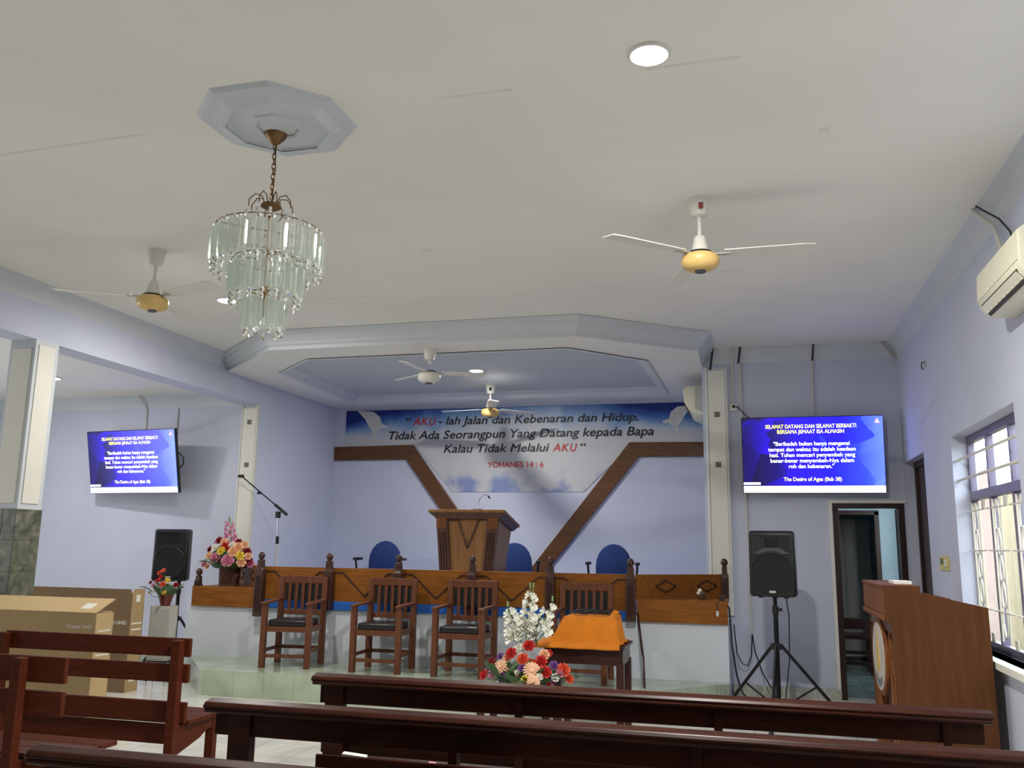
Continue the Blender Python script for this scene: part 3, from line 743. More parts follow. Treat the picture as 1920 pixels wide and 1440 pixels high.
# ================================================================== MICROPHONE STAND
ms = thing('microphone_stand', 'boom microphone stand behind the left end of the altar rail', 'microphone stand', (-5.55, 9.8, ZF))
part('lower_pole', MB().tube([(0, 0, 0.06), (0, 0, 0.75)], 0.013, 10), GREYP, ms, smooth=True)
part('upper_pole', MB().tube([(0, 0, 0.75), (-0.012, 0, 1.02)], 0.009, 10), CHROME, ms, smooth=True)
part('clutch', MB().tube([(0, 0, 0.70), (0, 0, 0.79)], 0.02, 10), BLACK, ms, smooth=True)
part('boom_joint', MB().box(-0.04, 0.02, -0.02, 0.02, 1.01, 1.09), BLACK, ms, 0.01)
p_ = [Vector((0.10, 0, 1.055)), Vector((-0.53, 0, 1.51))]
part('boom', MB().tube([(0.02, -0.0, 1.115), p_[1]], 0.008, 8), BLACKM, ms, smooth=True)
part('counterweight', MB().tube([(0.11, 0, 1.05), (-0.06, 0, 1.172)], 0.018, 10), BLACK, ms, smooth=True)
part('boom_knob', MB().box(-0.31, -0.27, -0.02, 0.02, 1.30, 1.335), BLACK, ms, 0.008)
part('clip', MB().box(-0.60, -0.52, -0.02, 0.02, 1.505, 1.545), BLACK, ms, 0.012)
for k in range(3):
    a = 2 * PI * k / 3 + 0.5
    part('leg', MB().tube([(0, 0, 0.1), (0.26 * math.cos(a), 0.26 * math.sin(a), 0.012)], 0.009, 8), BLACKM, ms)

# ================================================================== CEILING LIGHTS
def downlight(label, x, y, z, r, power, color=(1.0, 0.97, 0.92)):
    t = thing('downlight', label, 'ceiling light', (x, y, z), 0, 'lit round ceiling downlights')
    part('rim', MB().lathe([(r, 0), (r * 1.18, 0), (r * 1.15, -0.012), (r, -0.014)], 28, caps=False), FANW, t, smooth=True)
    part('lens', MB().lathe([(0.0005, -0.006), (r * 1.02, -0.006), (r * 1.02, -0.0115), (0.0005, -0.0125)], 28), LAMP, t)
    area('downlight_glow', (x, y, z - 0.018), (0, 0, 0), r * 1.9, 0, power, color, 'DISK')
    return t
p = onz(1217, 100, ZC); downlight('big bright downlight high up near the top of the ceiling', p.x, p.y, ZC, 0.085, 130)
p = onz(426, 562, ZC); downlight('lit downlight beside the hanging chandelier', p.x, p.y, ZC, 0.085, 36)
p = onz(893, 694, ZRC); downlight('lit downlight in the recess over the stage', p.x, p.y, ZRC, 0.08, 48)
p = onz(99, 708, ZA); downlight('lit downlight over the left aisle behind the column', p.x, p.y, ZA, 0.085, 17)
downlight('added downlight in the unseen ceiling behind the viewer', -2.6, -1.5, ZC, 0.085, 5)  # lamp added out of view

# ================================================================== CEILING FANS
def blade_mesh(L0, L1, w0, w1, mat):
    m = MB(); pitch = -math.radians(8)
    rings = []
    for t in range(9):
        x = L0 + (L1 - L0) * t / 8; w = (w0 + (w1 - w0) * t / 8) / 2
        if t == 8: w *= 0.82
        z = 0.0
        rings.append([(x, -w * math.cos(pitch), -w * math.sin(pitch) + z), (x, w * math.cos(pitch), w * math.sin(pitch) + z), (x, w * math.cos(pitch), w * math.sin(pitch) + z + 0.006), (x, -w * math.cos(pitch), -w * math.sin(pitch) + z + 0.006)])
    m.loft(rings)
    return mesh_of('blade', m, mat)
BL = blade_mesh(0.15, 0.70, 0.105, 0.145, FANW)
def fan(label, x, y, z, drop, angles, motor_mat, sticker=None, small=1.0, cone=True):
    t = thing('ceiling_fan', label, 'ceiling fan', (x, y, z), 0, 'three-bladed ceiling fans')
    part('canopy', MB().lathe([(0.0005, 0), (0.072, 0), (0.066, -0.03), (0.048, -0.115), (0.02, -0.125), (0.0005, -0.126)], 20), FANW, t, smooth=True)
    zm = -drop
    part('down_rod', MB().tube([(0, 0, -0.12), (0, 0, zm + 0.14)], 0.014, 10), FANW, t, smooth=True)
    if cone: part('rod_cover', MB().lathe([(0.018, zm + 0.175), (0.035, zm + 0.165), (0.05, zm + 0.09), (0.058, zm + 0.06)], 18), FANW, t, smooth=True)
    part('hub_ring', MB().lathe([(0.075, zm + 0.062), (0.08, zm + 0.05), (0.085, zm + 0.045)], 20), BLACK, t, smooth=True)
    part('motor', MB().lathe([(0.0005, zm + 0.05), (0.09, zm + 0.046), (0.112, zm + 0.034), (0.12, zm + 0.012), (0.119, zm - 0.014), (0.106, zm - 0.040), (0.07, zm - 0.058), (0.0005, zm - 0.066)], 26), motor_mat, t, smooth=True)
    part('motor_cap', MB().lathe([(0.0005, zm - 0.063), (0.038, zm - 0.062), (0.032, zm - 0.072), (0.0005, zm - 0.074)], 18), plain('dark_grey_cap', (70, 74, 84), 0.4) if 'dark_grey_cap' not in MATS else MATS['dark_grey_cap'], t)
    for a in angles:
        b = inst('blade', BL, t, (0, 0, zm + 0.045), (0, 0, math.radians(a)), (small, small, 1))
        br = part('blade_bracket', MB().box(0.08, 0.19, -0.02, 0.02, -0.004, 0.002), GREYP, b)
    if sticker:
        part('sticker', MB().box(0.0, 0.03, -0.064, -0.055, -0.085, -0.045), sticker, t)
    return t
STK = plain('brown_red_sticker', (140, 60, 44), 0.5)
p = onz(1310, 374, ZC); fan('cream ceiling fan with a red sticker, hanging right of the chandelier', p.x, p.y, ZC, 0.42, (2, 108, 222), FANY, STK)
p = onz(295, 470, ZC); fan('cream ceiling fan hanging left of the chandelier', p.x, p.y, ZC, 0.42, (-16, 100, 209), FANY)
p = onz(920, 722, ZRC); fan('small cream ceiling fan in front of the verse banner', p.x, p.y, ZRC, 0.37, (50, 170, 290), FANY, BLACK)
p = onz(806, 655, ZS); fan('all white ceiling fan at the front edge of the stage canopy', p.x, p.y, ZS, 0.30, (25, 145, 265), FANW, None, 0.85, False)

# ================================================================== CHANDELIER
p = onz(519, 240, ZC)
md = thing('ceiling_medallion', 'pale blue octagonal plaster medallion above the chandelier', 'ceiling medallion', (-2.36, 3.90, ZC))
for nm, prof in (('outer_step', [(0.42, 0), (0.40, -0.022), (0.34, -0.03)]), ('bevel_ring', [(0.345, -0.028), (0.29, -0.055), (0.27, -0.055)]), ('inner_step', [(0.275, -0.05), (0.26, -0.038), (0.16, -0.038), (0.15, -0.05), (0.12, -0.05), (0.11, -0.04)])):
    part(nm, MB().lathe(prof, 8, caps=False, a0=PI / 8), TRIM, md)
part('center_plate', MB().lathe([(0.0005, -0.036), (0.28, -0.036), (0.28, 0.0), (0.0005, 0.0)], 8, a0=PI / 8), TRIM, md)
cdx, cdy = -2.415, 3.98
cd = thing('chandelier', 'three-tier crystal chandelier hanging on a chain from the ceiling', 'chandelier', (cdx, cdy, ZC - 0.036))
Z0 = ZC - 0.036
part('ceiling_cup', MB().lathe([(0.0005, 0), (0.062, 0), (0.058, -0.012), (0.03, -0.045), (0.012, -0.06), (0.0005, -0.062)], 20), BRASS, cd, smooth=True)
lk = MB(); lk.tube([(0.009 * math.cos(2 * PI * k / 12), 0, 0.019 * math.sin(2 * PI * k / 12)) for k in range(12)], 0.0035, 6, closed=True)
LK = mesh_of('chain_link', lk, BRASS, smooth=True)
zc = -0.07; k = 0
while zc > 3.30 - Z0:
    inst('chain_link', LK, cd, (0, 0, zc), (0, 0, (k % 2) * PI / 2 + 0.4)); zc -= 0.029; k += 1
part('power_cord', MB().tube([(0.004, 0, -0.06), (0.01, 0.004, -0.2), (0.002, 0, 3.29 - Z0)], 0.0025, 6), CABLE, cd)
part('crown_plate', MB().lathe([(0.0005, 3.285 - Z0), (0.05, 3.28 - Z0), (0.055, 3.265 - Z0), (0.03, 3.25 - Z0), (0.0005, 3.248 - Z0)], 18), BRASS, cd, smooth=True)
for k in range(8):
    a = 2 * PI * k / 8
    pts = [(0.03, 3.27), (0.05, 3.32), (0.085, 3.325), (0.115, 3.29), (0.118, 3.25)]
    part('curled_arm', MB().tube([(r * math.cos(a), r * math.sin(a), z - Z0) for r, z in pts], 0.003, 6), BRASS, cd)
part('stem', MB().tube([(0, 0, 3.25 - Z0), (0, 0, 2.66 - Z0)], 0.012, 8), BRASS, cd, smooth=True)
def rod_mesh(h, r):
    m = MB(); n = 16
    rings = []
    for z in (0, 0.12 * h, 0.3 * h, 0.7 * h, 0.88 * h, h):
        rings.append([((r * (1.0 + (0.12 if i % 2 else -0.05))) * (0.85 if z in (0, h) else 1) * math.cos(2 * PI * i / n), (r * (1.0 + (0.12 if i % 2 else -0.05))) * (0.85 if z in (0, h) else 1) * math.sin(2 * PI * i / n), -z) for i in range(n)])
    m.loft(rings, caps=False)
    return mesh_of('crystal_rod', m, CRYSTAL)
bm_ = MB().lathe([(0.0005, 0.011), (0.008, 0.006), (0.011, 0), (0.008, -0.007), (0.0005, -0.014)], 6)
BD = mesh_of('crystal_bead', bm_, BEAD)
BD.transform(Matrix.Scale(1.25, 4))
for R, ztop, h, n in ((0.275, 3.115, 0.165, 26), (0.175, 2.95, 0.16, 17), (0.092, 2.765, 0.16, 9)):
    part('tier_ring', MB().tube([(R * math.cos(2 * PI * k / 36), R * math.sin(2 * PI * k / 36), ztop + 0.015 - Z0) for k in range(36)], 0.0025, 6, closed=True), BRASS, cd)
    for k in range(4):
        a = PI / 4 + PI / 2 * k
        part('ring_spoke', MB().tube([(0.01 * math.cos(a), 0.01 * math.sin(a), ztop + 0.015 - Z0), (R * math.cos(a), R * math.sin(a), ztop + 0.015 - Z0)], 0.003, 6), BRASS, cd)
    RM = rod_mesh(h, 0.025 if R > 0.1 else 0.027)
    for k in range(n):
        a = 2 * PI * k / n; x, y = R * math.cos(a), R * math.sin(a)
        inst('crystal_rod', RM, cd, (x, y, ztop - 0.012 - Z0), (0, 0, a))
        inst('crystal_bead', BD, cd, (x, y, ztop + 0.004 - Z0), (0, 0, a), (1.0, 1.0, 1.0))
        inst('crystal_bead', BD, cd, (x * 1.02, y * 1.02, ztop - h - 0.03 - Z0), (0, 0, a + 1), (1.1, 1.1, 1.3))
        if R > 0.1: inst('crystal_bead', BD, cd, (x * 1.01, y * 1.01, ztop - h - 0.062 - Z0), (0, 0, a), (0.8, 0.8, 1))
for k in range(12):
    a = 2 * PI * k / 12
    for t in range(1, 5):
        r = 0.10 + (0.275 - 0.10) * t / 5; z = 3.245 + (3.13 - 3.245) * t / 5 - 0.02 * math.sin(PI * t / 5)
        inst('crystal_bead', BD, cd, (r * math.cos(a), r * math.sin(a), z - Z0), (0, 0, a), (0.8, 0.8, 0.8))

# ================================================================== TELEVISIONS
def screen_mat():
    m, nt, b = base_mat('lit_blue_slide', 0.25)
    b.inputs['Base Color'].default_value = (0.01, 0.01, 0.02, 1)
    tc = nt.nodes.new('ShaderNodeTexCoord'); sp = nt.nodes.new('ShaderNodeSeparateXYZ'); nt.links.new(tc.outputs['Generated'], sp.inputs[0])
    mp = nt.nodes.new('ShaderNodeMapping'); mp.inputs['Scale'].default_value = (3.2, 1, 2.2); mp.inputs['Rotation'].default_value = (0, 0.5, 0)
    nt.links.new(tc.outputs['Generated'], mp.inputs['Vector'])
    v = nt.nodes.new('ShaderNodeTexVoronoi'); v.distance = 'CHEBYCHEV'; v.inputs['Scale'].default_value = 1.4
    nt.links.new(mp.outputs['Vector'], v.inputs['Vector'])
    sv = nt.nodes.new('ShaderNodeSeparateColor'); nt.links.new(v.outputs['Color'], sv.inputs[0])
    ad = nt.nodes.new('ShaderNodeMath'); ad.operation = 'MULTIPLY_ADD'; ad.inputs[1].default_value = 0.28; nt.links.new(sv.outputs[0], ad.inputs[0]); nt.links.new(sp.outputs['X'], ad.inputs[2])
    r = nt.nodes.new('ShaderNodeValToRGB'); e = r.color_ramp.elements
    e[0].position = 0.05; e[0].color = lin((16, 16, 44)); e[1].position = 1.25 / 1.3; e[1].color = lin((92, 118, 255))
    for p, c in ((0.22, (24, 14, 96)), (0.38, (34, 10, 190)), (0.6, (24, 14, 240)), (0.8, (40, 60, 252))):
        k = e.new(p); k.color = lin(c)
    dv = nt.nodes.new('ShaderNodeMath'); dv.operation = 'DIVIDE'; dv.inputs[1].default_value = 1.2; nt.links.new(ad.outputs[0], dv.inputs[0])
    nt.links.new(dv.outputs[0], r.inputs['Fac']); nt.links.new(r.outputs['Color'], b.inputs['Emission Color']); b.inputs['Emission Strength'].default_value = 1.5
    return m
SCR = screen_mat()
TXW = emit('white_screen_text', (255, 255, 255), 1.6)
TXY = emit('yellow_screen_text', (255, 246, 120), 1.5)
TXP = emit('pink_screen_logo', (255, 190, 210), 1.2)
LINES = [('SELAMAT DATANG DAN SELAMAT BERBAKTI', 0.17, 0.815, 0.145, 0.052, 'Y'), ('BERSAMA JEMAAT ISA ALMASIH', 0.255, 0.73, 0.215, 0.05, 'Y'),
         ('"Beribadah bukan hanya mengenai', 0.225, 0.765, 0.375, 0.052, 'W'), ('tempat dan waktu; itu adalah keadaan', 0.185, 0.805, 0.45, 0.052, 'W'),
         ('hati. Tuhan mencari penyembah yang', 0.195, 0.80, 0.525, 0.052, 'W'), ('benar-benar menyembah-Nya dalam', 0.20, 0.79, 0.60, 0.052, 'W'), ('roh dan kebenaran."', 0.33, 0.65, 0.675, 0.052, 'W'),
         ('The Desire of Ages (Bab 38)', 0.29, 0.70, 0.845, 0.05, 'Y')]
TEXTS = []
for s, a, b, yb_, h, c in LINES:
    me = text_mesh(s, 1.0, TXY if c == 'Y' else TXW, bold=0.018, align='LEFT')
    xs = [v.co.x for v in me.vertices]; x0_ = min(xs); w = max(xs) - x0_
    TEXTS.append((me, a, b, yb_, h, x0_, w))
TWD, THT = 1.425, 0.80
for me, a, b, yb_, h, x0_, w in TEXTS:
    for v in me.vertices: v.co = ((v.co.x - x0_) * (b - a) * TWD / w, v.co.y, v.co.z * h * THT / 0.72)
def television(label, x, y, z, rz, tilt):
    t = thing('television', label, 'television', (x, y, z), rz, 'wall-mounted screens')
    hol = part('wall_bracket', MB().box(-0.2, 0.2, 0.03, YB - y - 0.024, -0.15, 0.15), BLACKM, t, 0.005)
    cb = part('cabinet', MB().box(-TWD / 2 - 0.008, TWD / 2 + 0.008, 0.0, 0.05, -THT / 2 - 0.010, THT / 2 + 0.008), BLACK, t, 0.006)
    cb.rotation_euler = (tilt, 0, 0)
    sc = part('screen', MB().box(-TWD / 2, TWD / 2, -0.004, 0.0, -THT / 2, THT / 2), SCR, cb)
    part('taskbar', MB().box(-TWD / 2, TWD / 2, -0.0055, -0.004, -THT / 2, -THT / 2 + 0.072), TXW, cb)
    part('status_tab', MB().box(-TWD / 2, -TWD / 2 + 0.175, -0.0055, -0.004, -THT / 2 + 0.085, -THT / 2 + 0.11), TXW, cb)
    part('slide_logo', MB().prism([(TWD / 2 - 0.085, THT / 2 - 0.07), (TWD / 2 - 0.03, THT / 2 - 0.075), (TWD / 2 - 0.055, THT / 2 - 0.02)], 'Y', -0.0055, -0.004), TXP, cb)
    for me, a, b, yb_, h, x0_, w in TEXTS:
        inst('screen_lettering', me, cb, (-TWD / 2 + a * TWD, -0.006, THT / 2 - yb_ * THT))
    return t
pa, pb = ony(1393, 785, 9.83), ony(1660, 924, 9.83)
television('lit blue slide screen on the wall above the right loudspeaker', (pa.x + pb.x) / 2, 9.83, (pa.z + pb.z) / 2, 0.0, math.radians(5))
pa, pb = ony(158, 812, 9.72), ony(335, 923, 9.72)
pc = (ony(160, 813, 9.72) + ony(326, 808, 9.72) + ony(335, 922, 9.72) + ony(172, 922, 9.72)) / 4
television('lit blue slide screen on the far wall of the left aisle', pc.x, 9.72, pc.z, -0.10, math.radians(12))

# ================================================================== AIR CONDITIONERS
ac = thing('air_conditioner', 'ivory split air conditioner high on the right wall above the window', 'air conditioner', (XR, 5.33, 2.90))
prof = [(0, 0.30), (-0.16, 0.30), (-0.20, 0.27), (-0.205, 0.10), (-0.19, 0.05), (-0.14, 0.0), (0, 0.0)]
part('casing', MB().prism(prof, 'Y', -0.43, 0.43), IVORY, ac, 0.008, True)
part('front_panel', MB().prism([(-0.163, 0.296), (-0.203, 0.268), (-0.209, 0.11), (-0.20, 0.11), (-0.155, 0.285)], 'Y', -0.42, 0.42), IVORY, ac)
part('air_outlet', MB().prism([(-0.200, 0.075), (-0.192, 0.048), (-0.150, 0.006), (-0.14, 0.03)], 'Y', -0.36, 0.38), plain('dark_outlet_slot', (60, 56, 50), 0.6), ac)
for k in range(9): part('vane', MB().box(-0.178, -0.145, -0.34 + k * 0.085, -0.328 + k * 0.085, 0.022, 0.05), IVORY, ac)
part('louver', MB().prism([(-0.201, 0.06), (-0.204, 0.062), (-0.172, 0.024), (-0.168, 0.022)], 'Y', -0.36, 0.38), IVORY, ac)
wpart('refrigerant_pipe', MB().tube([(XR - 0.05, 5.60, 3.14), (XR - 0.06, 5.75, 3.38), (XR - 0.03, 5.95, 3.56), (XR - 0.12, 6.05, 3.71)], 0.013, 8), PVC, ac, smooth=True)
wpart('power_cord', MB().tube([(XR - 0.02, 5.52, 3.14), (XR - 0.03, 5.62, 3.40), (XR - 0.035, 5.80, 3.55), (XR - 0.115, 5.98, 3.71)], 0.006, 6), CABLE, ac)
ac2 = thing('air_conditioner', 'ivory air conditioner on the stage side wall beside the right pilaster', 'air conditioner', (XSR, 10.75, 3.03))
part('casing', MB().prism([(0, 0.34), (-0.20, 0.34), (-0.235, 0.30), (-0.225, 0.16), (-0.17, 0.06), (-0.06, 0.0), (0, 0.0)], 'Y', -0.42, 0.42), IVORY, ac2, 0.008, True)
part('end_cover', MB().prism([(0, 0.33), (-0.10, 0.33), (-0.10, 0.08), (0, 0.02)], 'Y', -0.425, -0.42), GREYP, ac2)
part('air_outlet', MB().prism([(-0.228, 0.15), (-0.175, 0.055), (-0.165, 0.065), (-0.215, 0.155)], 'Y', -0.38, 0.38), MATS['dark_outlet_slot'], ac2)

# ================================================================== LOUDSPEAKERS
def loudspeaker(label, x, y, z, rz, h=0.58):
    t = thing('loudspeaker', label, 'loudspeaker', (x, y, z), rz, 'black loudspeakers on tripods')
    w = 0.20; d = 0.34
    pl_ = [(-w, 0), (w, 0), (w, 0.16), (w - 0.07, d), (-w + 0.07, d), (-w, 0.16)]
    top_ = [(a * 0.99, b) for a, b in pl_]
    m = MB().loft([[(a, b, 0) for a, b in pl_], [(a, b, h) for a, b in top_]])
    part('cabinet', m, BLACK, t, 0.03, True, segs=4)
    part('grille', MB().lathe([(0.0005, -0.012), (0.10, -0.010), (0.172, 0.004), (0.178, 0.014)], 32).xf(Matrix.Translation((0, 0.0, 0.205)) @ Matrix.Rotation(PI / 2, 4, 'X') @ Matrix.Scale(-1, 4, (0, 0, 1)) @ Matrix.Scale(-1, 4, (0, 0, 1))), GRILLE, t, smooth=True)
    # horn: recessed flare made of four sloping cheeks and a dark throat
    fl = [(-0.165, 0.375), (0.165, 0.375), (0.165, h - 0.04), (-0.165, h - 0.04)]
    th_ = [(-0.06, 0.43), (0.06, 0.43), (0.06, h - 0.075), (-0.06, h - 0.075)]
    part('horn_throat', MB().prism(th_, 'Y', -0.004, 0.002), plain('pure_black', (8, 8, 10), 0.8) if 'pure_black' not in MATS else MATS['pure_black'], t)
    m = MB().loft([[(a, -0.012, b) for a, b in fl], [(a, -0.003, b) for a, b in th_]], caps=False)
    part('horn_flare', m, BLACK, t)
    arc = [(0.185 * math.cos(a), 0.205 + 0.185 * math.sin(a)) for a in [math.radians(28 + k * 124 / 12) for k in range(13)]]
    part('horn_brow', MB().tube([(a, -0.010, b) for a, b in arc], 0.011, 8), BLACK, t, smooth=True)
    part('badge', MB().box(-0.028, 0.028, -0.016, -0.008, 0.035, 0.055), GREYP, t, 0.002)
    for s in (-1, 1): part('foot', MB().box(s * 0.11 - 0.02, s * 0.11 + 0.02, 0.05, 0.09, -0.012, 0.002), BLACK, t)
    part('pole_socket', MB().tube([(0, 0.17, -0.012), (0, 0.17, 0.01)], 0.03, 12), BLACK, t)
    return t
def tripod(label, x, y, ztop, zhub, spread, rz):
    t = thing('speaker_stand', label, 'speaker stand', (x, y, 0), rz, 'black tripod speaker stands')
    part('pole', MB().tube([(0, 0, 0.07), (0, 0, zhub + 0.33)], 0.0215, 12), BLACKM, t, smooth=True)
    part('inner_pole', MB().tube([(0, 0, zhub + 0.3), (0, 0, ztop)], 0.0175, 12), BLACKM, t, smooth=True)
    part('height_collar', MB().tube([(0, 0, zhub + 0.28), (0, 0, zhub + 0.35)], 0.028, 12), BLACK, t, smooth=True)
    part('knob', MB().tube([(-0.025, 0, zhub + 0.32), (-0.06, 0, zhub + 0.32)], 0.014, 10), BLACK, t, smooth=True)
    part('hub', MB().lathe([(0.03, zhub - 0.03), (0.055, zhub - 0.02), (0.055, zhub + 0.02), (0.03, zhub + 0.03)], 12), BLACK, t)
    part('lower_collar', MB().tube([(0, 0, 0.10), (0, 0, 0.16)], 0.032, 12), BLACK, t, smooth=True)
    for k in range(3):
        a = 2 * PI * k / 3 + math.radians(90 if k < 9 else 0)
        c, s = math.cos(a), math.sin(a)
        lg = part('leg', MB().tube([(0.05 * c, 0.05 * s, zhub), (spread * c, spread * s, 0.02)], 0.015, 8), BLACKM, t, smooth=True)
        part('rubber_foot', MB().ball((spread * c, spread * s, 0.02), 0.022), BLACK, lg, smooth=True)
        mx_, mz = 0.05 + (spread - 0.05) * 0.55, zhub + (0.02 - zhub) * 0.55
        part('brace', MB().tube([(0.03 * c, 0.03 * s, 0.13), (mx_ * c, mx_ * s, mz)], 0.009, 8), BLACKM, t, smooth=True)
    return t
p = ony(1455, 1118, 8.5)
loudspeaker('black loudspeaker on a tripod between the stage and the right doorway', p.x - 0.03, 8.33, p.z, math.radians(-7))
tripod('black tripod stand carrying the right loudspeaker by the doorway', p.x - 0.01, 8.5, p.z, ony(1458, 1212, 8.5).z, 0.62, math.radians(172))
p = ony(339, 1089, 9.3)
loudspeaker('black loudspeaker on a tripod left of the stage, beside the pink flowers', p.x - 0.06, 9.14, p.z, math.radians(20), 0.60)
tripod('black tripod stand carrying the left loudspeaker beside the stage', p.x - 0.02, 9.3, p.z, ony(336, 1160, 9.3).z, 0.45, math.radians(90))

# small column speaker with a flower pot on top
p = ony(299, 1137, 8.6)
sb = thing('small_speaker', 'narrow beige box speaker on a thin metal stand beside the cardboard boxes', 'loudspeaker', (p.x, 8.62, 0), math.radians(12))
zt_ = p.z
part('cabinet', MB().box(-0.115, 0.115, 0.0, 0.20, zt_ - 0.58, zt_), GREYP, sb, 0.006)
part('front_cloth', MB().box(-0.098, 0.098, -0.008, 0.0, zt_ - 0.56, zt_ - 0.02), SPKCLOTH, sb, 0.004)
part('cone_outline', MB().lathe([(0.055, 0.0), (0.085, 0.0), (0.085, 0.003), (0.055, 0.003)], 24, caps=False).xf(Matrix.Translation((0, -0.009, zt_ - 0.40)) @ Matrix.Rotation(PI / 2, 4, 'X')), GREYP, sb)
for sx in (-0.10, 0.10):
    for sy in (0.02, 0.18): part('leg', MB().tube([(sx, sy, 0), (sx, sy, zt_ - 0.575)], 0.008, 6), BLACKM, sb)
part('stand_plate', MB().box(-0.12, 0.12, -0.005, 0.205, zt_ - 0.592, zt_ - 0.58), BLACKM, sb)

# ================================================================== FLOWERS
def petal_ring(m, n, r0, z0, r1, z1, r2, z2, w, ph=0.0):
    for k in range(n):
        a = 2 * PI * k / n + ph
        def P(r, da, z): return (r * math.cos(a + da), r * math.sin(a + da), z)
        m.add([P(r0, -w * 0.5, z0), P(r0, w * 0.5, z0), P(r1, w, z1), P(r1, -w, z1), P(r2, w * 0.72, z2), P(r2, -w * 0.72, z2)], [(0, 1, 2, 3), (3, 2, 4, 5)])
def rose_mesh(mat):
    m = MB()
    petal_ring(m, 6, 0.10, 0.1, 0.62, 0.25, 1.0, 0.42, 0.5)
    petal_ring(m, 5, 0.10, 0.15, 0.55, 0.45, 0.72, 0.72, 0.55, 0.5)
    petal_ring(m, 5, 0.05, 0.2, 0.38, 0.55, 0.44, 0.85, 0.6, 0.2)
    petal_ring(m, 4, 0.05, 0.2, 0.22, 0.6, 0.10, 0.92, 0.75, 0.9)
    m.lathe([(0.02, -0.1), (0.3, 0.1), (0.35, 0.3), (0.1, 0.5)], 8)
    return mesh_of('rose', m, mat, smooth=True)
def daisy_mesh(mat):
    m = MB()
    petal_ring(m, 16, 0.1, 0.1, 0.7, 0.18, 1.0, 0.10, 0.15)
    petal_ring(m, 14, 0.1, 0.14, 0.55, 0.3, 0.8, 0.28, 0.17, 0.1)
    petal_ring(m, 10, 0.05, 0.2, 0.3, 0.38, 0.45, 0.42, 0.25, 0.2)
    m.lathe([(0.02, -0.05), (0.25, 0.05), (0.22, 0.3), (0.02, 0.36)], 8)
    return mesh_of('daisy', m, mat, smooth=True)
def lily_mesh(mat):
    m = MB()
    petal_ring(m, 3, 0.08, 0.0, 0.45, 0.55, 0.95, 0.85, 0.55)
    petal_ring(m, 3, 0.06, 0.0, 0.36, 0.6, 0.75, 1.0, 0.55, 1.05)
    m.lathe([(0.03, -0.3), (0.10, 0.0), (0.22, 0.3), (0.05, 0.4)], 6)
    return mesh_of('gladiolus', m, mat, smooth=True)
def leaf_mesh(mat):
    m = MB(); n = 6; L = []; R = []; Cn = []
    for k in range(n + 1):
        t = k / n; w = 0.22 * math.sin(PI * min(1, t * 0.95 + 0.05)) ; z = 0.35 * t - 0.30 * t * t
        L.append((t, w, z + 0.05)); Cn.append((t, 0, z)); R.append((t, -w, z + 0.05))
    m.loft([[L[k], Cn[k], R[k]] for k in range(n + 1)], caps=False, closed=False)
    return mesh_of('leaf', m, mat, smooth=True)
FL = {}
for nm, mat in (('red', REDP), ('crimson', DREDP), ('orange', ORP), ('peach', PEACH), ('pink', PINKP), ('purple', PURP), ('white', WPET), ('yellow', YELP)):
    FL['rose_' + nm] = rose_mesh(mat)
FL['daisy_peach'] = daisy_mesh(PEACH); FL['lily_white'] = lily_mesh(WPET); FL['lily_pink'] = lily_mesh(PINKP); FL['lily_orange'] = lily_mesh(ORP)
LEAF, LEAFP = leaf_mesh(GREENL), leaf_mesh(GREENP)
def bloom(t, key, pos, r, outward, roll=0.0):
    q = Vector(outward).normalized().to_track_quat('Z', 'Y').to_euler()
    return inst({'r': 'rose', 'd': 'daisy', 'l': 'lily'}[key[0]], FL[key], t, pos, q, (r, r, r))
def leaves(t, c, n, rmin, rmax, size, zlo=-0.2, zhi=0.9):
    for k in range(n):
        a = 2 * PI * k / n + random.uniform(-0.3, 0.3); r = random.uniform(rmin, rmax); up = random.uniform(zlo, zhi)
        o = inst('leaf', LEAF if random.random() < 0.7 else LEAFP, t, (c[0] + r * 0.4 * math.cos(a), c[1] + r * 0.4 * math.sin(a), c[2] + random.uniform(0, 0.03)), (random.uniform(-0.4, 0.4), -up, a), (size * random.uniform(0.8, 1.25),) * 3)
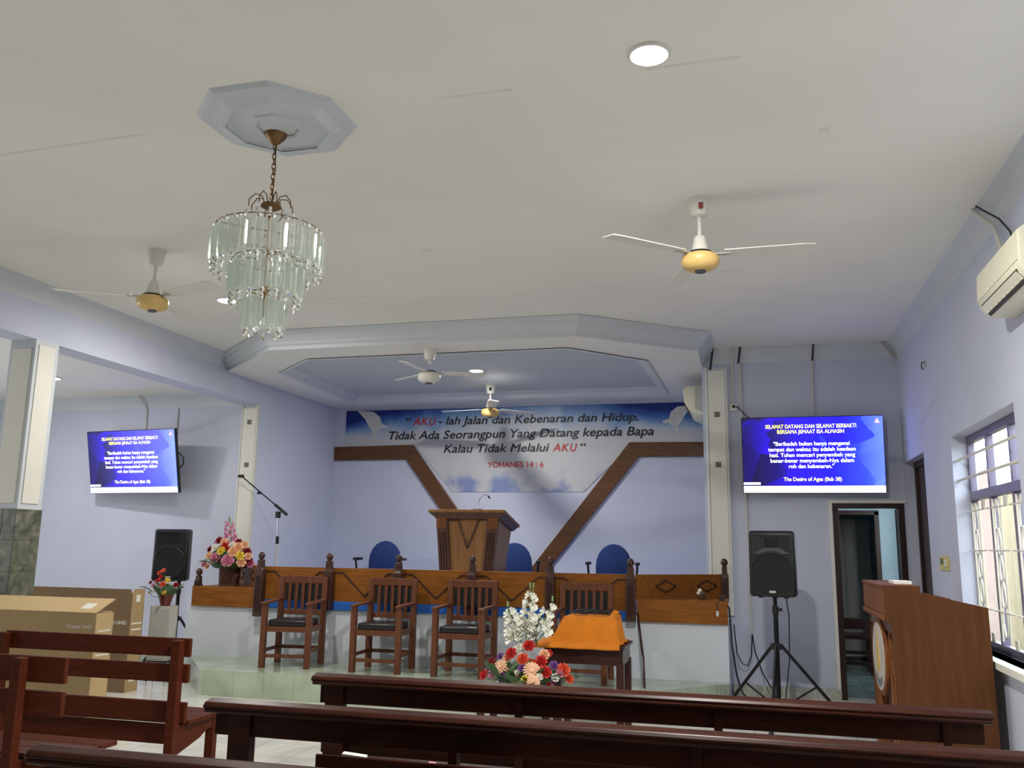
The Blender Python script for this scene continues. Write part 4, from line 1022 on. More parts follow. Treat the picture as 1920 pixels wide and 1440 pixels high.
# (1) big arrangement in front of the platform
FY = 6.88
FX = ony(985, 1250, FY).x
fl = thing('flower_arrangement', 'red and peach flower arrangement with tall white gladioli behind the front pew', 'flower arrangement', (FX, FY, 0.38))
part('bowl', MB().lathe([(0.0005, 0), (0.12, 0), (0.17, 0.05), (0.19, 0.09), (0.17, 0.09), (0.0005, 0.07)], 18), TERRA, fl, smooth=True)
part('foliage_mound', MB().lathe([(0.18, 0.055), (0.21, 0.09), (0.15, 0.18), (0.08, 0.25), (0.0005, 0.27)], 14), GREENL, fl, smooth=True)
def fpos(x, y, dy=0.0):
    p = ony(x, y, FY + dy); return (p.x - FX, dy, p.z - 0.38)
sp_ = [('rose_red', 992, 1213, 9, -0.10), ('rose_red', 960, 1227, 9, -0.12), ('rose_orange', 981, 1238, 9, -0.16), ('rose_red', 1014, 1242, 9, -0.15), ('daisy_peach', 997, 1257, 15, -0.22), ('daisy_peach', 938, 1251, 14, -0.16),
       ('rose_crimson', 924, 1246, 9, -0.06), ('rose_pink', 926, 1264, 8, -0.14), ('rose_red', 910, 1267, 8, -0.10), ('rose_red', 1022, 1262, 9, -0.20), ('rose_orange', 1055, 1258, 10, -0.12), ('rose_purple', 1038, 1249, 7, -0.12),
       ('rose_purple', 979, 1254, 6, -0.20), ('rose_purple', 940, 1232, 6, -0.05), ('rose_purple', 942, 1271, 7, -0.18), ('rose_peach', 1020, 1229, 8, -0.10), ('rose_white', 974, 1219, 9, -0.06), ('rose_red', 966, 1274, 6, -0.25), ('rose_red', 1028, 1226, 6, -0.03),
       ('rose_orange', 1066, 1274, 7, -0.08), ('rose_peach', 952, 1236, 7, -0.1), ('rose_white', 1040, 1272, 6, -0.2), ('rose_yellow', 985, 1275, 6, -0.26), ('rose_pink', 1048, 1264, 6, -0.16), ('daisy_peach', 1000, 1279, 12, -0.28), ('rose_white', 1012, 1270, 5, -0.24)]
for key, x, y, r, dy in sp_:
    q = fpos(x, y, dy); bloom(fl, key, q, r * FY / F_PX * (1.05 if key[0] == 'd' else 1.35), (q[0] * 1.2, -0.5, 0.35))
for pts, n in (([(985, 1210), (990, 1160), (1000, 1105)], 9), ([(980, 1212), (965, 1165), (952, 1140)], 6), ([(995, 1215), (1020, 1165), (1036, 1130)], 6), ([(975, 1215), (962, 1190), (958, 1160)], 5), ([(990, 1210), (994, 1165), (994, 1105)], 8), ([(1000, 1210), (1022, 1185), (1026, 1160)], 4)):
    P3 = [Vector(fpos(x, y, -0.03)) for x, y in pts]
    path = [P3[0].lerp(P3[1], k / 4) for k in range(4)] + [P3[1].lerp(P3[2], k / 4) for k in range(5)]
    part('stem', MB().tube(path, 0.005, 6), GREENP, fl)
    for k in range(n):
        t_ = 0.28 + 0.68 * k / n; i = min(7, int(t_ * 8)); q = path[i].lerp(path[i + 1], t_ * 8 - i)
        side = 1 if k % 2 else -1; sz = 0.060 * (1.0 - 0.45 * k / n)
        o = bloom(fl, 'lily_white', (q.x + side * 0.012, q.y - 0.01, q.z), sz, (side * 0.8, -0.9, 0.5))
    for k in range(2):
        bq = path[-1] + Vector((0, 0, 0.02 + 0.018 * k)); part('bud', MB().ball(bq, 0.010, 6, 4, 1.5), GREENP, fl, smooth=True)
leaves(fl, (0, -0.05, 0.10), 40, 0.2, 0.7, 0.15, -0.1, 0.8)
for k in range(26):
    a = random.uniform(PI, 2 * PI); r = random.uniform(0.05, 0.26); h = 0.08 + (0.28 - r) * 0.6 + random.uniform(0, 0.05)
    bloom(fl, random.choice(('rose_red', 'rose_white', 'rose_orange', 'rose_peach', 'rose_purple')), (r * math.cos(a), r * math.sin(a) * 0.9, h), random.uniform(0.018, 0.03), (math.cos(a), math.sin(a), 0.6))
for x, y, a in ((1000, 1200, 0.9), (1008, 1210, 1.2)):
    q = fpos(x, y, -0.05); o = inst('leaf', LEAF, fl, q, (0.3, -a - 0.25, 0.15), (0.20, 0.13, 0.20))
st = thing('flower_stand', 'low dark wooden stand under the large flower arrangement', 'stand', (FX, FY, 0))
part('top', MB().box(-0.34, 0.34, -0.22, 0.22, 0.345, 0.38), TABLEW, st, 0.006)
for x in (-0.3, 0.3):
    for y in (-0.18, 0.18): part('leg', MB().box(x - 0.025, x + 0.025, y - 0.025, y + 0.025, 0, 0.345), TABLEW, st, 0.004)
# (2) roses in a basket on the left ledge
LY = 9.32
f2 = thing('rose_basket', 'basket of pink, peach and red roses with a tall pink spike on the rail ledge', 'flower arrangement', (-5.87, LY, 0.999))
part('basket', MB().lathe([(0.0005, 0), (0.115, 0), (0.125, 0.24), (0.11, 0.24), (0.0005, 0.2)], 8, a0=PI / 8), WICKER, f2, smooth=False)
part('basket_rim', MB().tube([(0.125 * math.cos(2 * PI * k / 20), 0.125 * math.sin(2 * PI * k / 20), 0.235) for k in range(20)], 0.01, 6, closed=True), WICKER, f2)
part('foliage_mound', MB().lathe([(0.18, 0.20), (0.24, 0.26), (0.20, 0.40), (0.10, 0.48), (0.0005, 0.50)], 14), GREENL, f2, smooth=True)
def gpos(x, y, dy=0.0):
    p = ony(x, y, LY + dy); return (p.x + 5.87, dy, p.z - 0.999)
for key, x, y, r, dy in (('rose_pink', 406, 1048, 9.5, -0.20), ('rose_pink', 428, 1053, 10.5, -0.22), ('rose_peach', 395, 1043, 7, -0.14), ('rose_yellow', 416, 1034, 7, -0.2), ('rose_peach', 437, 1036, 8, -0.2), ('rose_peach', 422, 1018, 7, -0.12),
                         ('rose_red', 424, 1027, 8, -0.15), ('rose_white', 405, 1028, 7, -0.14), ('rose_peach', 447, 1027, 8, -0.16), ('rose_yellow', 450, 1043, 7, -0.2), ('rose_peach', 452, 1056, 7.5, -0.18), ('rose_crimson', 463, 1036, 7, -0.08), ('rose_peach', 459, 1022, 6, -0.05),
                         ('rose_crimson', 413, 1015, 7, -0.05), ('rose_pink', 386, 1058, 7, -0.04), ('rose_peach', 391, 1063, 6, -0.08), ('rose_pink', 469, 1058, 7, -0.04), ('rose_crimson', 396, 1031, 6, -0.05), ('rose_crimson', 448, 1018, 6, -0.04), ('rose_crimson', 414, 1051, 5, -0.21), ('rose_crimson', 466, 1050, 6, -0.08), ('rose_white', 436, 1024, 6, -0.13), ('rose_peach', 465, 1044, 6, -0.12), ('rose_pink', 408, 1020, 6, -0.06)):
    q = gpos(x, y, dy); bloom(f2, key, q, r * LY / F_PX * 1.4, (q[0] * 1.6, -0.6, 0.3))
part('stem', MB().tube([(0.0, 0, 0.45), (-0.02, 0, 0.62), (-0.05, 0, 0.78)], 0.006, 6), GREENP, f2)
for k in range(26):
    t_ = k / 26; a = k * 2.4; rr = 0.065 * (1 - 0.55 * t_)
    bloom(f2, 'lily_pink', (-0.01 - 0.045 * t_ + rr * math.cos(a) * 0.8, rr * math.sin(a) * 0.8, 0.47 + 0.27 * t_), 0.040 * (1 - 0.4 * t_), (math.cos(a), math.sin(a), 0.2))
for k in range(3): part('bud', MB().ball((-0.055 - 0.003 * k, 0, 0.755 + 0.02 * k), 0.014 - 0.003 * k, 6, 4, 1.3), GREENP, f2, smooth=True)
leaves(f2, (0, -0.06, 0.26), 16, 0.3, 0.5, 0.12, -0.2, 0.3)
# (3) small pot on the box speaker
pz = zt_ + 0.001
f3 = thing('potted_flowers', 'small brown pot of red and yellow artificial flowers on the beige box speaker', 'flower pot', (sb.location.x + 0.0, 8.70, pz))
part('pot', MB().lathe([(0.0005, 0), (0.05, 0), (0.085, 0.12), (0.09, 0.135), (0.078, 0.135), (0.0005, 0.11)], 16), TERRA, f3, smooth=True)
part('foliage_mound', MB().lathe([(0.09, 0.12), (0.11, 0.16), (0.06, 0.22), (0.0005, 0.24)], 10), GREENL, f3, smooth=True)
def hpos(x, y, dy=0.0):
    p = ony(x, y, 8.70 + dy); return (p.x - f3.location.x, dy, p.z - pz)
for key, x, y, r, dy in (('rose_orange', 301, 1075, 6, -0.03), ('lily_orange', 309, 1072, 6, -0.02), ('rose_red', 297, 1090, 6, -0.09), ('rose_orange', 306, 1097, 7, -0.11), ('rose_yellow', 316, 1090, 5, -0.06), ('rose_pink', 288, 1098, 5, -0.1), ('rose_crimson', 330, 1098, 6, -0.03), ('rose_yellow', 281, 1112, 4, -0.08), ('rose_yellow', 308, 1112, 5, -0.11), ('rose_crimson', 284, 1093, 5, -0.05), ('rose_yellow', 313, 1087, 4, -0.04), ('rose_red', 303, 1083, 5, -0.05), ('rose_peach', 293, 1104, 5, -0.1)):
    q = hpos(x, y, dy); bloom(f3, key, q, r * 8.7 / F_PX * 1.1, (q[0] * 2, -0.6, 0.5))
    part('stem', MB().tube([(q[0] * 0.2, q[1] * 0.3, 0.10), (q[0] * 0.8, q[1] * 0.8, q[2] * 0.7), q], 0.003, 5), GREENL, f3)
leaves(f3, (0, -0.02, 0.13), 14, 0.15, 0.4, 0.12, -0.1, 0.9)
inst('leaf', LEAF, f3, (-0.06, -0.02, 0.17), (0.2, -0.5, PI - 0.2), (0.16, 0.2, 0.2))

# ================================================================== WOODEN ARMCHAIRS ON THE PLATFORM
def armchair():
    t = thing('wooden_armchair', 'x', 'chair', (0, 0, ZP), 0, 'slatted wooden armchairs before the altar rail')
    w, d, hb = 0.24, 0.205, 0.90
    L = 0.028
    for s in (-1, 1):
        part('leg', MB().box(s * w - L, s * w + L, -d - L, -d + L, 0, 0.63), CHAIRW, t, 0.004)
        part('leg', MB().loft([[(s * w - L, d - L, 0), (s * w + L, d - L, 0), (s * w + L, d + L, 0), (s * w - L, d + L, 0)], [(s * w - L, d - L, 0.42), (s * w + L, d - L, 0.42), (s * w + L, d + L, 0.42), (s * w - L, d + L, 0.42)], [(s * w - L, d + 0.004, hb), (s * w + L, d + 0.004, hb), (s * w + L, d + 0.040, hb), (s * w - L, d + 0.040, hb)]]), CHAIRW, t, 0.003)
        part('armrest', MB().loft([[(s * w - 0.03, -d - 0.05, 0.63), (s * w + 0.03, -d - 0.05, 0.63), (s * w + 0.03, -d - 0.05, 0.655), (s * w - 0.03, -d - 0.05, 0.655)], [(s * w - 0.025, d + 0.01, 0.645), (s * w + 0.025, d + 0.01, 0.645), (s * w + 0.025, d + 0.01, 0.67), (s * w - 0.025, d + 0.01, 0.67)]]), CHAIRW, t, 0.005)
        part('seat_rail', MB().box(s * w - 0.014, s * w + 0.014, -d + L, d - L, 0.355, 0.41), CHAIRW, t, 0.003)
        part('stretcher', MB().box(s * w - 0.012, s * w + 0.012, -d + L, d - L, 0.15, 0.185), CHAIRW, t, 0.003)
    for y in (-d, d): part('seat_rail', MB().box(-w + L, w - L, y - 0.014, y + 0.014, 0.355, 0.41), CHAIRW, t, 0.003)
    part('stretcher', MB().box(-w + L, w - L, -d - 0.012, -d + 0.012, 0.10, 0.135), CHAIRW, t, 0.003)
    part('stretcher', MB().box(-w + L, w - L, d - 0.012, d + 0.012, 0.15, 0.185), CHAIRW, t, 0.003)
    part('cushion', MB().box(-0.205, 0.205, -0.205, 0.180, 0.405, 0.475), LEATHER, t, 0.022, True, segs=3)
    part('top_rail', MB().box(-w + L, w - L, d + 0.006, d + 0.036, 0.83, hb + 0.005), CHAIRW, t, 0.005)
    part('dark_back_sheet', MB().box(-0.205, 0.205, d + 0.022, d + 0.034, 0.64, 0.825), LEATHER, t, 0.006)  # thin dark sheet behind the gaps between the slats
    part('bottom_rail', MB().box(-w + L, w - L, d - 0.004, d + 0.024, 0.50, 0.55), CHAIRW, t, 0.004)
    for k in range(5):
        x = -0.15 + 0.075 * k
        part('slat', MB().loft([[(x - 0.016, d + 0.002, 0.55), (x + 0.016, d + 0.002, 0.55), (x + 0.016, d + 0.016, 0.55), (x - 0.016, d + 0.016, 0.55)], [(x - 0.016, d + 0.008, 0.83), (x + 0.016, d + 0.008, 0.83), (x + 0.016, d + 0.021, 0.83), (x - 0.016, d + 0.021, 0.83)]]), CHAIRW, t)
    return t
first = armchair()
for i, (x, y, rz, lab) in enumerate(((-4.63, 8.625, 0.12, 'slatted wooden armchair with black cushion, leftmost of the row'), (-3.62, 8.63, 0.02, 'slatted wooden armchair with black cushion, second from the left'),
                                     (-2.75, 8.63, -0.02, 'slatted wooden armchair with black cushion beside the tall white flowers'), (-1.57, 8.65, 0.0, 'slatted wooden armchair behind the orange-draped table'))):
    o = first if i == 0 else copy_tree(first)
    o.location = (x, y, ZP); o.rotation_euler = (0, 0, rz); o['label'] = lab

# ================================================================== TABLE WITH ORANGE CLOTH
tb = thing('small_table', 'small very dark wooden table under the orange cloth', 'table', (-1.31, 7.45, 0))
part('top', MB().box(-0.34, 0.34, -0.26, 0.26, 0.705, 0.73), TABLEW, tb, 0.005)
for nm, a in (('apron', (-0.31, 0.31, -0.235, -0.215, 0.58, 0.705)), ('apron', (-0.31, 0.31, 0.215, 0.235, 0.58, 0.705)), ('apron', (-0.32, -0.30, -0.22, 0.22, 0.58, 0.705)), ('apron', (0.30, 0.32, -0.22, 0.22, 0.58, 0.705))):
    part(nm, MB().box(*a), TABLEW, tb, 0.003)
for x in (-0.30, 0.30):
    for y in (-0.22, 0.22): part('leg', MB().box(x - 0.03, x + 0.03, y - 0.03, y + 0.03, 0, 0.60), TABLEW, tb, 0.004)
# cloth draped over a box-shaped thing
cl = MB(); NX, NY = 34, 22
def cloth_h(u, v):
    x = -0.37 + 0.68 * u; y = -0.30 + 0.52 * v
    d = min((x + 0.22) / 0.13, (0.265 - x) / 0.045, (y + 0.20) / 0.07, (0.16 - y) / 0.05)
    k = max(0.0, min(1.0, d + 0.5)); k = k * k * (3 - 2 * k)
    h = 0.735 + 0.20 * k
    h += 0.006 * math.sin(x * 40 + 1.2 * math.sin(y * 25)) * (1 - abs(k - 0.5)) + 0.010 * math.sin(y * 46 + x * 9) * (1 - k) * (0.5 + 0.5 * math.sin(x * 17))
    if x > 0.20 and -0.10 < y < 0.12: h += 0.06 * math.exp(-((x - 0.245) / 0.035) ** 2 - ((y - 0.0) / 0.06) ** 2)
    if y < -0.255: h = min(h, 0.732) - (-0.255 - y) * 0.7
    return (x, y, max(h, 0.70))
rows = [[cloth_h(i / NX, j / NY) for i in range(NX + 1)] for j in range(NY + 1)]
cl.loft(rows, caps=False, closed=False)
for i, v in enumerate(cl.v):
    x, y, z = v
    cl.v[i] = (x + 0.012 * math.sin(y * 30), y + 0.010 * math.sin(x * 26), z)
co = part('orange_cloth', cl.xf(Matrix.Translation((0, 0, -0.735))), ORANGE, None, smooth=True, loc=(-1.31, 7.45, 0.737))
sm = co.modifiers.new('thick', 'SOLIDIFY'); sm.thickness = 0.008; sm.offset = 1
tag(co, 'orange towel cloth draped over equipment on the small dark table', 'cloth')
cb_ = MB()
pts = []
for k in range(64):
    a = 2 * PI * k / 21; r = 0.13 + 0.025 * math.sin(k * 0.7)
    pts.append((r * 1.05 * math.cos(a), 0.07 * math.sin(a), 0.010 + 0.0006 * k + 0.012 * math.sin(k * 1.3) ** 2))
pts += [(0.18, 0.02, 0.03), (0.24, 0.03, 0.02)]
co2 = part('coiled_cable', cb_.tube(pts, 0.006, 6), CABLE, None, smooth=True, loc=(-1.27, 7.43, 0.942))
tag(co2, 'black cable coiled on top of the orange cloth', 'cable')
pole = part('leaning_stick', MB().tube([(0.0, 0.0, 0.0), (-0.02, 0.10, 0.25), (-0.125, 0.575, 0.62)], 0.012, 8), TABLEW, None, smooth=True, loc=(-0.958, 8.42, ZP))
tag(pole, 'thin dark stick leaning against the white podium front', 'stick')

# ================================================================== RIGHT LECTERN
LYN, LYF = 6.60, 7.78
lc = thing('side_lectern', 'large brown wooden lectern with an oval emblem beside the right wall', 'lectern', (1.2, 7.19, 0))
sidep = [(0.883, 1.276), (1.112, 1.276), (1.112, 1.229), (1.52, 1.144), (1.53, 0), (0.935, 0), (0.92, 1.02), (0.883, 1.036)]
for y in (LYN, LYF - 0.03): wpart('side_panel', MB().prism(sidep, 'Y', y, y + 0.03), LECT, lc, 0.003)
wpart('header_board', MB().box(0.885, 0.915, LYN + 0.03, LYF - 0.03, 1.07, 1.262), LECTD, lc, 0.004)
wpart('header_moulding', MB().box(0.87, 0.93, LYN + 0.03, LYF - 0.03, 1.035, 1.07), LECTD, lc, 0.008)
wpart('top_shelf', MB().box(0.875, 1.11, LYN + 0.03, LYF - 0.03, 1.255, 1.275), LECTD, lc, 0.004)
wpart('reading_slope', MB().prism([(1.10, 1.215), (1.51, 1.13), (1.51, 1.11), (1.10, 1.195)], 'Y', LYN + 0.03, LYF - 0.03), LECT, lc)
wpart('front_board', MB().box(0.985, 1.005, LYN + 0.03, LYF - 0.03, 0.02, 1.07), PULPD, lc)
wpart('frieze', MB().box(0.925, 0.96, LYN + 0.03, LYF - 0.03, 0.95, 1.035), PULPD, lc, 0.004)
for y in (LYN + 0.06, LYN + 0.24, LYF - 0.30, LYF - 0.12):
    wpart('front_post', MB().box(0.93, 0.985, y, y + 0.06, 0, 0.95), LECTD, lc, 0.006)
wpart('cross_bar', MB().box(0.935, 0.985, LYN + 0.03, LYF - 0.03, 0.66, 0.76), LECTD, lc, 0.005)
wpart('base_rail', MB().box(0.92, 0.99, LYN + 0.03, LYF - 0.03, 0, 0.09), LECTD, lc, 0.005)
yc, zc_ = (LYN + LYF) / 2 + 0.02, 0.745
def ell(ry, rz, n=32): return [(yc + ry * math.cos(2 * PI * k / n), zc_ + rz * math.sin(2 * PI * k / n)) for k in range(n)]
wpart('oval_frame', MB().prism(ell(0.33, 0.275), 'X', 0.905, 0.932), LECTD, lc, 0.006)
wpart('oval_plaque', MB().prism(ell(0.29, 0.24), 'X', 0.899, 0.906), plain('greyish_emblem_paint', (190, 180, 170), 0.4, var=0.08), lc)
fl_ = [(0.0, 0.20), (0.05, 0.08), (0.07, -0.02), (0.04, -0.10), (-0.04, -0.10), (-0.07, -0.02), (-0.03, 0.06)]
wpart('emblem_flame', MB().prism([(yc + a, zc_ + b) for a, b in fl_], 'X', 0.896, 0.900), plain('emblem_yellow', (206, 170, 70), 0.4), lc)
wpart('emblem_book', MB().prism([(yc - 0.16, zc_ - 0.12), (yc, zc_ - 0.17), (yc + 0.16, zc_ - 0.12), (yc + 0.16, zc_ - 0.17), (yc, zc_ - 0.22), (yc - 0.16, zc_ - 0.17)], 'X', 0.896, 0.900), plain('emblem_grey', (110, 112, 118), 0.4), lc)
pp = part('folded_paper', MB().box(-0.06, 0.06, -0.12, 0.12, 0, 0.022), PRINTW, None, 0.003, loc=(1.04, 6.95, 1.276)); tag(pp, 'white folded paper lying on top of the brown lectern', 'paper')

# ================================================================== RIGHT BLOCK OF PEWS
def pew(label, x0, x1, y, posts, rack=None):
    """dark pew seen from behind; back plane at y, seat towards the stage"""
    t = thing('pew', label, 'pew', ((x0 + x1) / 2, y, 0), 0, 'dark varnished pews of the right block')
    rp = [(-0.055, 0.815), (-0.06, 0.825), (-0.045, 0.840), (-0.005, 0.85), (0.025, 0.845), (0.04, 0.83), (0.035, 0.812), (-0.02, 0.806)]
    rp = [(y + a, b) for a, b in rp]
    wpart('top_rail', MB().prism(rp, 'X', x0, x1), PEW, t, 0.004)
    wpart('rail_bead', MB().tube([(x0 + 0.01, y - 0.050, 0.808), (x1 - 0.01, y - 0.050, 0.808)], 0.010, 8), PEW, t, smooth=True)
    wpart('back_board', MB().box(x0 + 0.03, x1 - 0.03, y - 0.005, y + 0.018, 0.705, 0.812), PEW, t, 0.003)
    wpart('lower_board', MB().box(x0 + 0.03, x1 - 0.03, y + 0.03, y + 0.05, 0.46, 0.56), PEW, t, 0.003)
    for i, px_ in enumerate(posts):
        w = 0.05 if i == 0 else 0.018
        wpart('upright', MB().box(px_ - w, px_ + w, y - 0.022, y + 0.03, 0, 0.806), PEW, t, 0.003)
        wpart('front_leg', MB().box(px_ - 0.025, px_ + 0.025, y + 0.36, y + 0.41, 0, 0.41), PEW, t, 0.003)
        wpart('seat_bearer', MB().box(px_ - 0.02, px_ + 0.02, y + 0.03, y + 0.36, 0.36, 0.41), PEW, t, 0.003)
    for k in range(4): wpart('seat_plank', MB().box(x0 + 0.02, x1 - 0.02, y + 0.055 + k * 0.1, y + 0.15 + k * 0.1, 0.41, 0.435), PEW, t, 0.003)
    if rack:
        a, b = rack
        wpart('rack_front', MB().box(a, b, y - 0.135, y - 0.12, 0.52, 0.69), PEW, t, 0.003)
        wpart('rack_floor', MB().box(a, b, y - 0.12, y - 0.022, 0.52, 0.535), PEW, t)
        wpart('rack_back', MB().box(a, b, y - 0.022, y - 0.006, 0.52, 0.66), PEW, t)
        for q in (a, b - 0.015): wpart('rack_end', MB().box(q, q + 0.015, y - 0.12, y - 0.022, 0.52, 0.665), PEW, t)
    return t
P1X0, P1X1, P1Y = -2.16, 0.965, 4.29
pew('dark pew nearest the stage in the right block', P1X0, P1X1, P1Y, (-2.045, -1.087, -0.158, 0.787))
P2Y = 3.46
pew('dark pew with a book rack, second from the stage in the right block', -2.225, 0.95, P2Y, (-2.07, -1.137, -0.206, 0.73), (-1.66, -0.92))
P3Y = 2.52
pew('dark pew at the bottom edge, closest to the viewer', -2.24, 0.95, P3Y, (-2.07, -1.14, -0.2, 0.74))
for i, (dx, w, h, mat, lab) in enumerate(((-1.52, 0.10, 0.16, PRINTW, 'white paper sheets standing in the pew book rack'), (-1.20, 0.03, 0.150, PINKP, 'pink slip of paper in the pew book rack'))):
    o = part('paper', MB().box(-w / 2, w / 2, -0.012, 0.012, 0, h), mat, None, 0.002, loc=(dx, P2Y - 0.075, 0.536)); o.rotation_euler = (0.15, 0.06, 0); tag(o, lab, 'paper')

# ================================================================== LEFT BLOCK OF BENCHES
def bench(label, x0, x1, y, posts, rails=((0.785, 0.898), (0.63, 0.742), (0.39, 0.515))):
    t = thing('bench', label, 'bench', ((x0 + x1) / 2, y, 0), 0, 'red-brown benches of the left block')
    for z0_, z1_ in rails:
        wpart('back_rail', MB().box(x0, x1, y + 0.0, y + 0.028, z0_, z1_), PEWR, t, 0.006)
    wpart('apron', MB().box(x0 + 0.10, x1 - 0.05, y + 0.03, y + 0.05, 0.255, 0.375), PEWR, t, 0.004)
    for px_ in posts:
        wpart('rear_leg', MB().loft([[(px_ - 0.032, y - 0.055, 0), (px_ + 0.032, y - 0.055, 0), (px_ + 0.032, y + 0.0, 0), (px_ - 0.032, y + 0.0, 0)], [(px_ - 0.032, y - 0.055, 0.4), (px_ + 0.032, y - 0.055, 0.4), (px_ + 0.032, y, 0.4), (px_ - 0.032, y, 0.4)], [(px_ - 0.032, y - 0.055, 0.89), (px_ + 0.032, y - 0.055, 0.89), (px_ + 0.032, y + 0.0, 0.89), (px_ - 0.032, y + 0.0, 0.89)]]), PEWR, t, 0.006)
        wpart('front_leg', MB().box(px_ - 0.03, px_ + 0.03, y + 0.38, y + 0.43, 0, 0.375), PEWR, t, 0.004)
        wpart('side_rail', MB().prism([(y, 0.375), (y + 0.43, 0.375), (y + 0.43, 0.30), (y + 0.32, 0.30), (y + 0.24, 0.26), (y, 0.20)], 'X', px_ - 0.025, px_ + 0.025), PEWR, t, 0.004)
    for k in range(3): wpart('seat_plank', MB().box(x0 + 0.0, x1 + 0.0, y + 0.05 + k * 0.14, y + 0.183 + k * 0.14, 0.376, 0.402), PEWR, t, 0.004)
    return t
bench('red-brown slatted bench in front of the cardboard boxes', -4.82, -3.405, 5.02, (-4.80, -3.47))
bench('red-brown slatted bench at the lower left corner', -5.2, -3.44, 4.0, (-5.1, -3.70), ((0.764, 0.896), (0.60, 0.725)))

# ================================================================== CARDBOARD BOXES
def carton(label, x0, x1, y0, y1, h, mf, mside, flap):
    t = thing('cardboard_box', label, 'cardboard box', ((x0 + x1) / 2, (y0 + y1) / 2, 0), 0, 'flat television cartons')
    wpart('front_panel', MB().box(x0, x1, y0, y0 + 0.008, 0, h), mf, t)
    wpart('rear_panel', MB().box(x0, x1, y1 - 0.008, y1, 0, h), mf, t)
    wpart('side_panel', MB().box(x1 - 0.008, x1, y0 + 0.008, y1 - 0.008, 0, h), mside, t)
    wpart('side_panel', MB().box(x0, x0 + 0.008, y0 + 0.008, y1 - 0.008, 0, h), mside, t)
    wpart('bottom_panel', MB().box(x0 + 0.008, x1 - 0.008, y0 + 0.008, y1 - 0.008, 0, 0.008), mf, t)
    return t
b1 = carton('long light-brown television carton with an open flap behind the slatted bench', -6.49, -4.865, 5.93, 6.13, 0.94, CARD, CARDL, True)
wpart('top_flap', MB().prism([(5.93, 0.941), (6.14, 1.035), (6.138, 1.042), (5.928, 0.948)], 'X', -6.49, -4.87), CARDL, b1)
wpart('inner_flap', MB().prism([(5.94, 0.93), (6.12, 0.945), (6.12, 0.95), (5.94, 0.935)], 'X', -4.99, -4.875), CARDL, b1)
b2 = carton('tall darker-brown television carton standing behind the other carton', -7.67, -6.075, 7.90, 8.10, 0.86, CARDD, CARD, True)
wpart('front_flap', MB().prism([(-7.67, 0.86), (-6.075, 0.86), (-6.075, 0.96), (-6.10, 1.01), (-7.63, 1.01), (-7.67, 0.96)], 'Y', 7.902, 7.909), CARDD, b2)
wpart('side_flap', MB().prism([(7.905, 0.86), (8.10, 0.86), (8.10, 1.01), (7.94, 1.01), (7.905, 0.95)], 'X', -6.083, -6.076), CARD, b2)
def print_text(s, x0, x1, zb, zh, y, parent):
    me = text_mesh(s, 1.0, PRINTW, bold=0.022, align='LEFT'); xs = [v.co.x for v in me.vertices]; w = max(xs) - min(xs); m0 = min(xs)
    for v in me.vertices: v.co = ((v.co.x - m0) * (x1 - x0) / w, v.co.y, v.co.z * zh / 0.72)
    o = bpy.data.objects.new('lettering', me); o.location = (x0 - parent.location.x, y - parent.location.y, zb); link(o, parent)
a_, b_ = ony(124, 1177, 5.925), ony(172, 1178, 5.925)
print_text('Crystal UHD', a_.x, b_.x, a_.z, 0.028, 5.9285, b1)
a_, b_ = ony(190, 1169, 7.895), ony(236, 1170, 7.895)
print_text('Crystal UHD', a_.x, b_.x, a_.z, 0.035, 7.8985, b2)
for z in (0.80, 0.75, 0.62): wpart('tape_mark', MB().box(-4.866, -4.862, 5.96, 6.10, z, z + 0.012), PRINTW, b1)
for z in (0.66, 0.60): wpart('tape_mark', MB().box(-6.076, -6.072, 7.93, 8.08, z, z + 0.015), PRINTW, b2)
wpart('shipping_label', MB().box(-6.076, -6.072, 7.96, 8.04, 0.10, 0.26), PRINTW, b2)
wpart('shipping_label', MB().box(-6.076, -6.072, 7.97, 8.03, 0.88, 0.95), PRINTW, b2)
wpart('shipping_label', MB().prism([(5.98, 0.968), (6.06, 1.004), (6.058, 1.008), (5.978, 0.972)], 'X', -5.06, -4.96), PRINTW, b1)

# ================================================================== WALL FITTINGS, WIRES, SMALL THINGS
def wire(name, label, cat, pts, r, mat, group=None):
    p0 = Vector(pts[0]); o = part(name, MB().tube([Vector(q) - p0 for q in pts], r, 6), mat, None, smooth=True, loc=p0)
    return tag(o, label, cat, group)
yw = YB - 0.012
wire('conduit', 'cream conduit running down the wall above the right screen', 'conduit', [(0.745, yw, 3.56), (0.73, yw, 2.93)], 0.010, PVC)
wire('conduit', 'black conduit end crossing the cove above the right screen', 'conduit', [(0.755, YB - 0.14, 3.715), (0.745, yw, 3.56)], 0.010, CABLE)
wire('conduit', 'cream conduit between the right pilaster and the right screen', 'conduit', [(-0.03, yw, 3.56), (-0.005, yw, 1.7), (0.008, yw, 0.62)], 0.011, PVC)
wire('conduit', 'black conduit end crossing the cove right of the pilaster', 'conduit', [(-0.02, YB - 0.14, 3.715), (-0.045, yw, 3.56)], 0.011, CABLE)
wire('conduit', 'cream conduit running down to the wall socket', 'conduit', [(-0.11, YB - 0.135, 3.715), (-0.115, yw, 3.54), (-0.114, yw, 3.09)], 0.011, PVC)
wire('conduit', 'black conduit end at the top of the right pilaster', 'conduit', [(-0.315, YB - 0.15, 3.715), (-0.355, YB - 0.045, 3.49)], 0.012, CABLE)
wire('conduit', 'grey conduit crossing the cove in the right-hand corner of the room', 'conduit', [(XR - 0.16, YB - 0.14, 3.712), (XR - 0.06, YB - 0.05, 3.60), (XR - 0.02, YB - 0.02, 3.55)], 0.011, GREYP)
wire('conduit', 'thin grey conduit above the left screen, left of the pair', 'conduit', [(-7.78, YB - 0.14, 3.39), (-7.735, yw, 3.235), (-7.72, yw, 2.85)], 0.010, PVC)
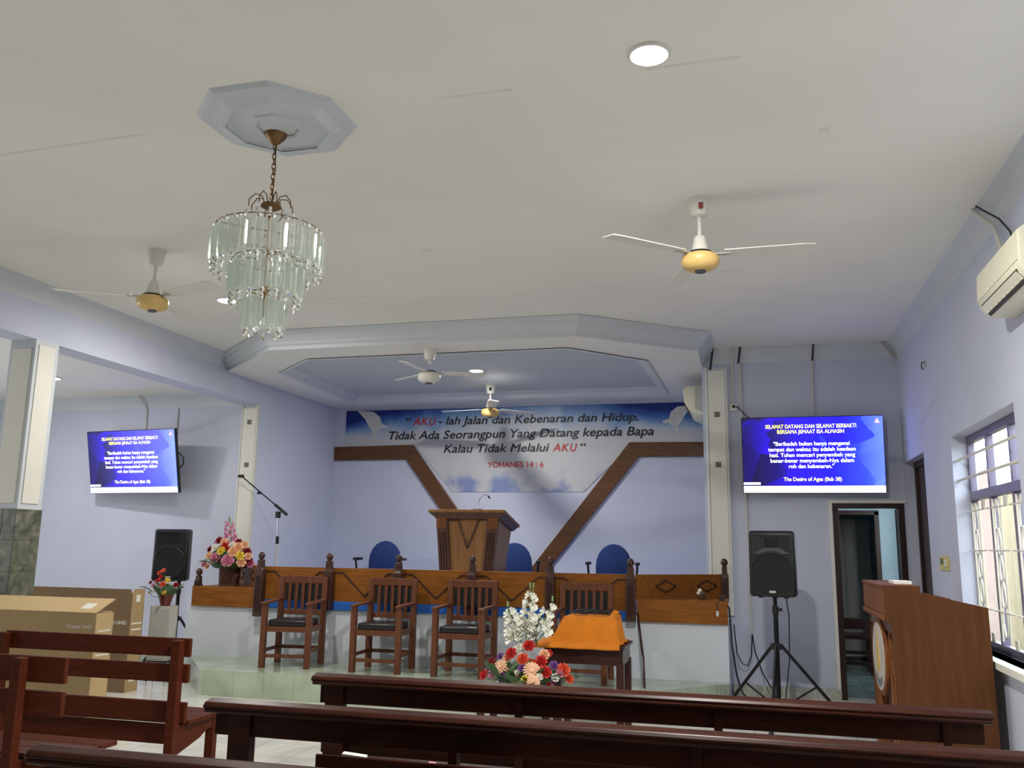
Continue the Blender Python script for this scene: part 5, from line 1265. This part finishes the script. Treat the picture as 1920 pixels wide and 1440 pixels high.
wire('conduit', 'thin grey conduit above the left screen, right of the pair', 'conduit', [(-7.25, yw, 3.23), (-7.245, yw, 2.80)], 0.008, GREYP)
sk = thing('wall_socket', 'white wall socket with a black plug beside the right pilaster', 'socket', (-0.112, YB, 3.02))
part('plate', MB().box(-0.04, 0.04, -0.03, 0, 0, 0.08), FANW, sk, 0.005)
part('plug', MB().tube([(0, -0.03, 0.045), (0, -0.06, 0.045)], 0.018, 10), BLACK, sk, smooth=True)
part('plug_cord', MB().tube([(0, -0.06, 0.045), (0.05, -0.06, 0.03), (0.13, -0.05, -0.06), (0.18, -0.06, -0.10)], 0.006, 6), CABLE, sk)
p = onx(1773, 1056, XR)
sw = thing('wall_switch', 'yellowed double light switch on the right wall by the window', 'switch', (XR, p.y, p.z - 0.06))
part('plate', MB().box(-0.012, 0, -0.17, 0.17, 0, 0.12), plain('yellowed_plastic', (206, 190, 120), 0.5), sw, 0.004)
part('rocker', MB().box(-0.02, -0.012, 0.03, 0.12, 0.05, 0.10), plain('green_rocker', (110, 120, 80), 0.5), sw, 0.003)
part('rocker', MB().box(-0.02, -0.012, -0.12, -0.03, 0.03, 0.09), IVORY, sw, 0.003)
p = onx(1735, 683, XR)
hk = thing('wall_hook', 'small metal hook on the right wall below the corner', 'hook', (XR, p.y, p.z))
part('plate', MB().box(-0.006, 0, -0.05, 0.05, -0.03, 0.03), GREYP, hk, 0.002)
part('hook', MB().tube([(0, 0, 0.02), (-0.03, 0, 0.02), (-0.035, 0, -0.03), (-0.02, 0, -0.05)], 0.005, 6), BLACKM, hk)
wire('cable', 'black cable hanging off the right end of the altar rail', 'cable', [(-0.235, 9.1, 0.99), (-0.20, 9.04, 0.93), (-0.185, 9.02, 0.6), (-0.15, 9.15, 0.3), (-0.10, 9.4, 0.10), (-0.05, 9.6, 0.02)], 0.009, CABLE)
wire('cable', 'thin black cable looping between the podium and the conduit', 'cable', [(-0.17, 9.5, 0.75), (-0.15, 9.7, 0.45), (-0.10, 9.85, 0.33), (-0.05, 9.93, 0.30), (-0.01, 9.97, 0.40), (0.008, 10.0, 0.62)], 0.006, CABLE)
wire('cable', 'black cable from the conduit foot to the right loudspeaker stand', 'cable', [(0.008, 10.0, 0.62), (0.03, 9.98, 0.45), (0.10, 9.8, 0.25), (0.2, 9.4, 0.12), (0.25, 8.9, 0.02)], 0.007, CABLE)
wire('cable', 'black cable hanging down behind the right loudspeaker', 'cable', [(0.31, 8.66, 1.15), (0.34, 8.75, 0.9), (0.33, 8.8, 0.5), (0.28, 8.9, 0.1), (0.2, 9.1, 0.012)], 0.006, CABLE)
wire('cable', 'short black cable loop showing behind the left screen', 'cable', [(-7.05, 9.83, 2.62), (-6.99, 9.84, 2.56), (-6.98, 9.84, 2.47), (-7.05, 9.83, 2.40)], 0.008, CABLE)
tg = thing('hanging_tag', 'small white pull tag on a black cord on the rail ledge front', 'tag', (-0.31, 8.985, 0.86))
part('cord', MB().tube([(0, 0, 0.14), (0, -0.005, 0.05)], 0.005, 6), CABLE, tg)
part('toggle', MB().lathe([(0.0005, 0.055), (0.012, 0.05), (0.015, 0.02), (0.008, 0.0), (0.0005, 0)], 10, (0, -0.006, 0)), FANW, tg, smooth=True)
og = thing('glass_ornament', 'small round glass ornament on the right rail ledge', 'ornament', (-0.475, 9.25, 0.998))
part('bowl', MB().lathe([(0.0005, 0), (0.03, 0), (0.045, 0.03), (0.04, 0.06), (0.02, 0.075), (0.0005, 0.076)], 14), plain('brown_glass', (86, 66, 54), 0.1), og, smooth=True)
part('shell', MB().ball((-0.01, -0.01, 0.09), 0.022), WHITE, og, smooth=True)
part('shell', MB().ball((-0.025, -0.03, 0.065), 0.018), WHITE, og, smooth=True)
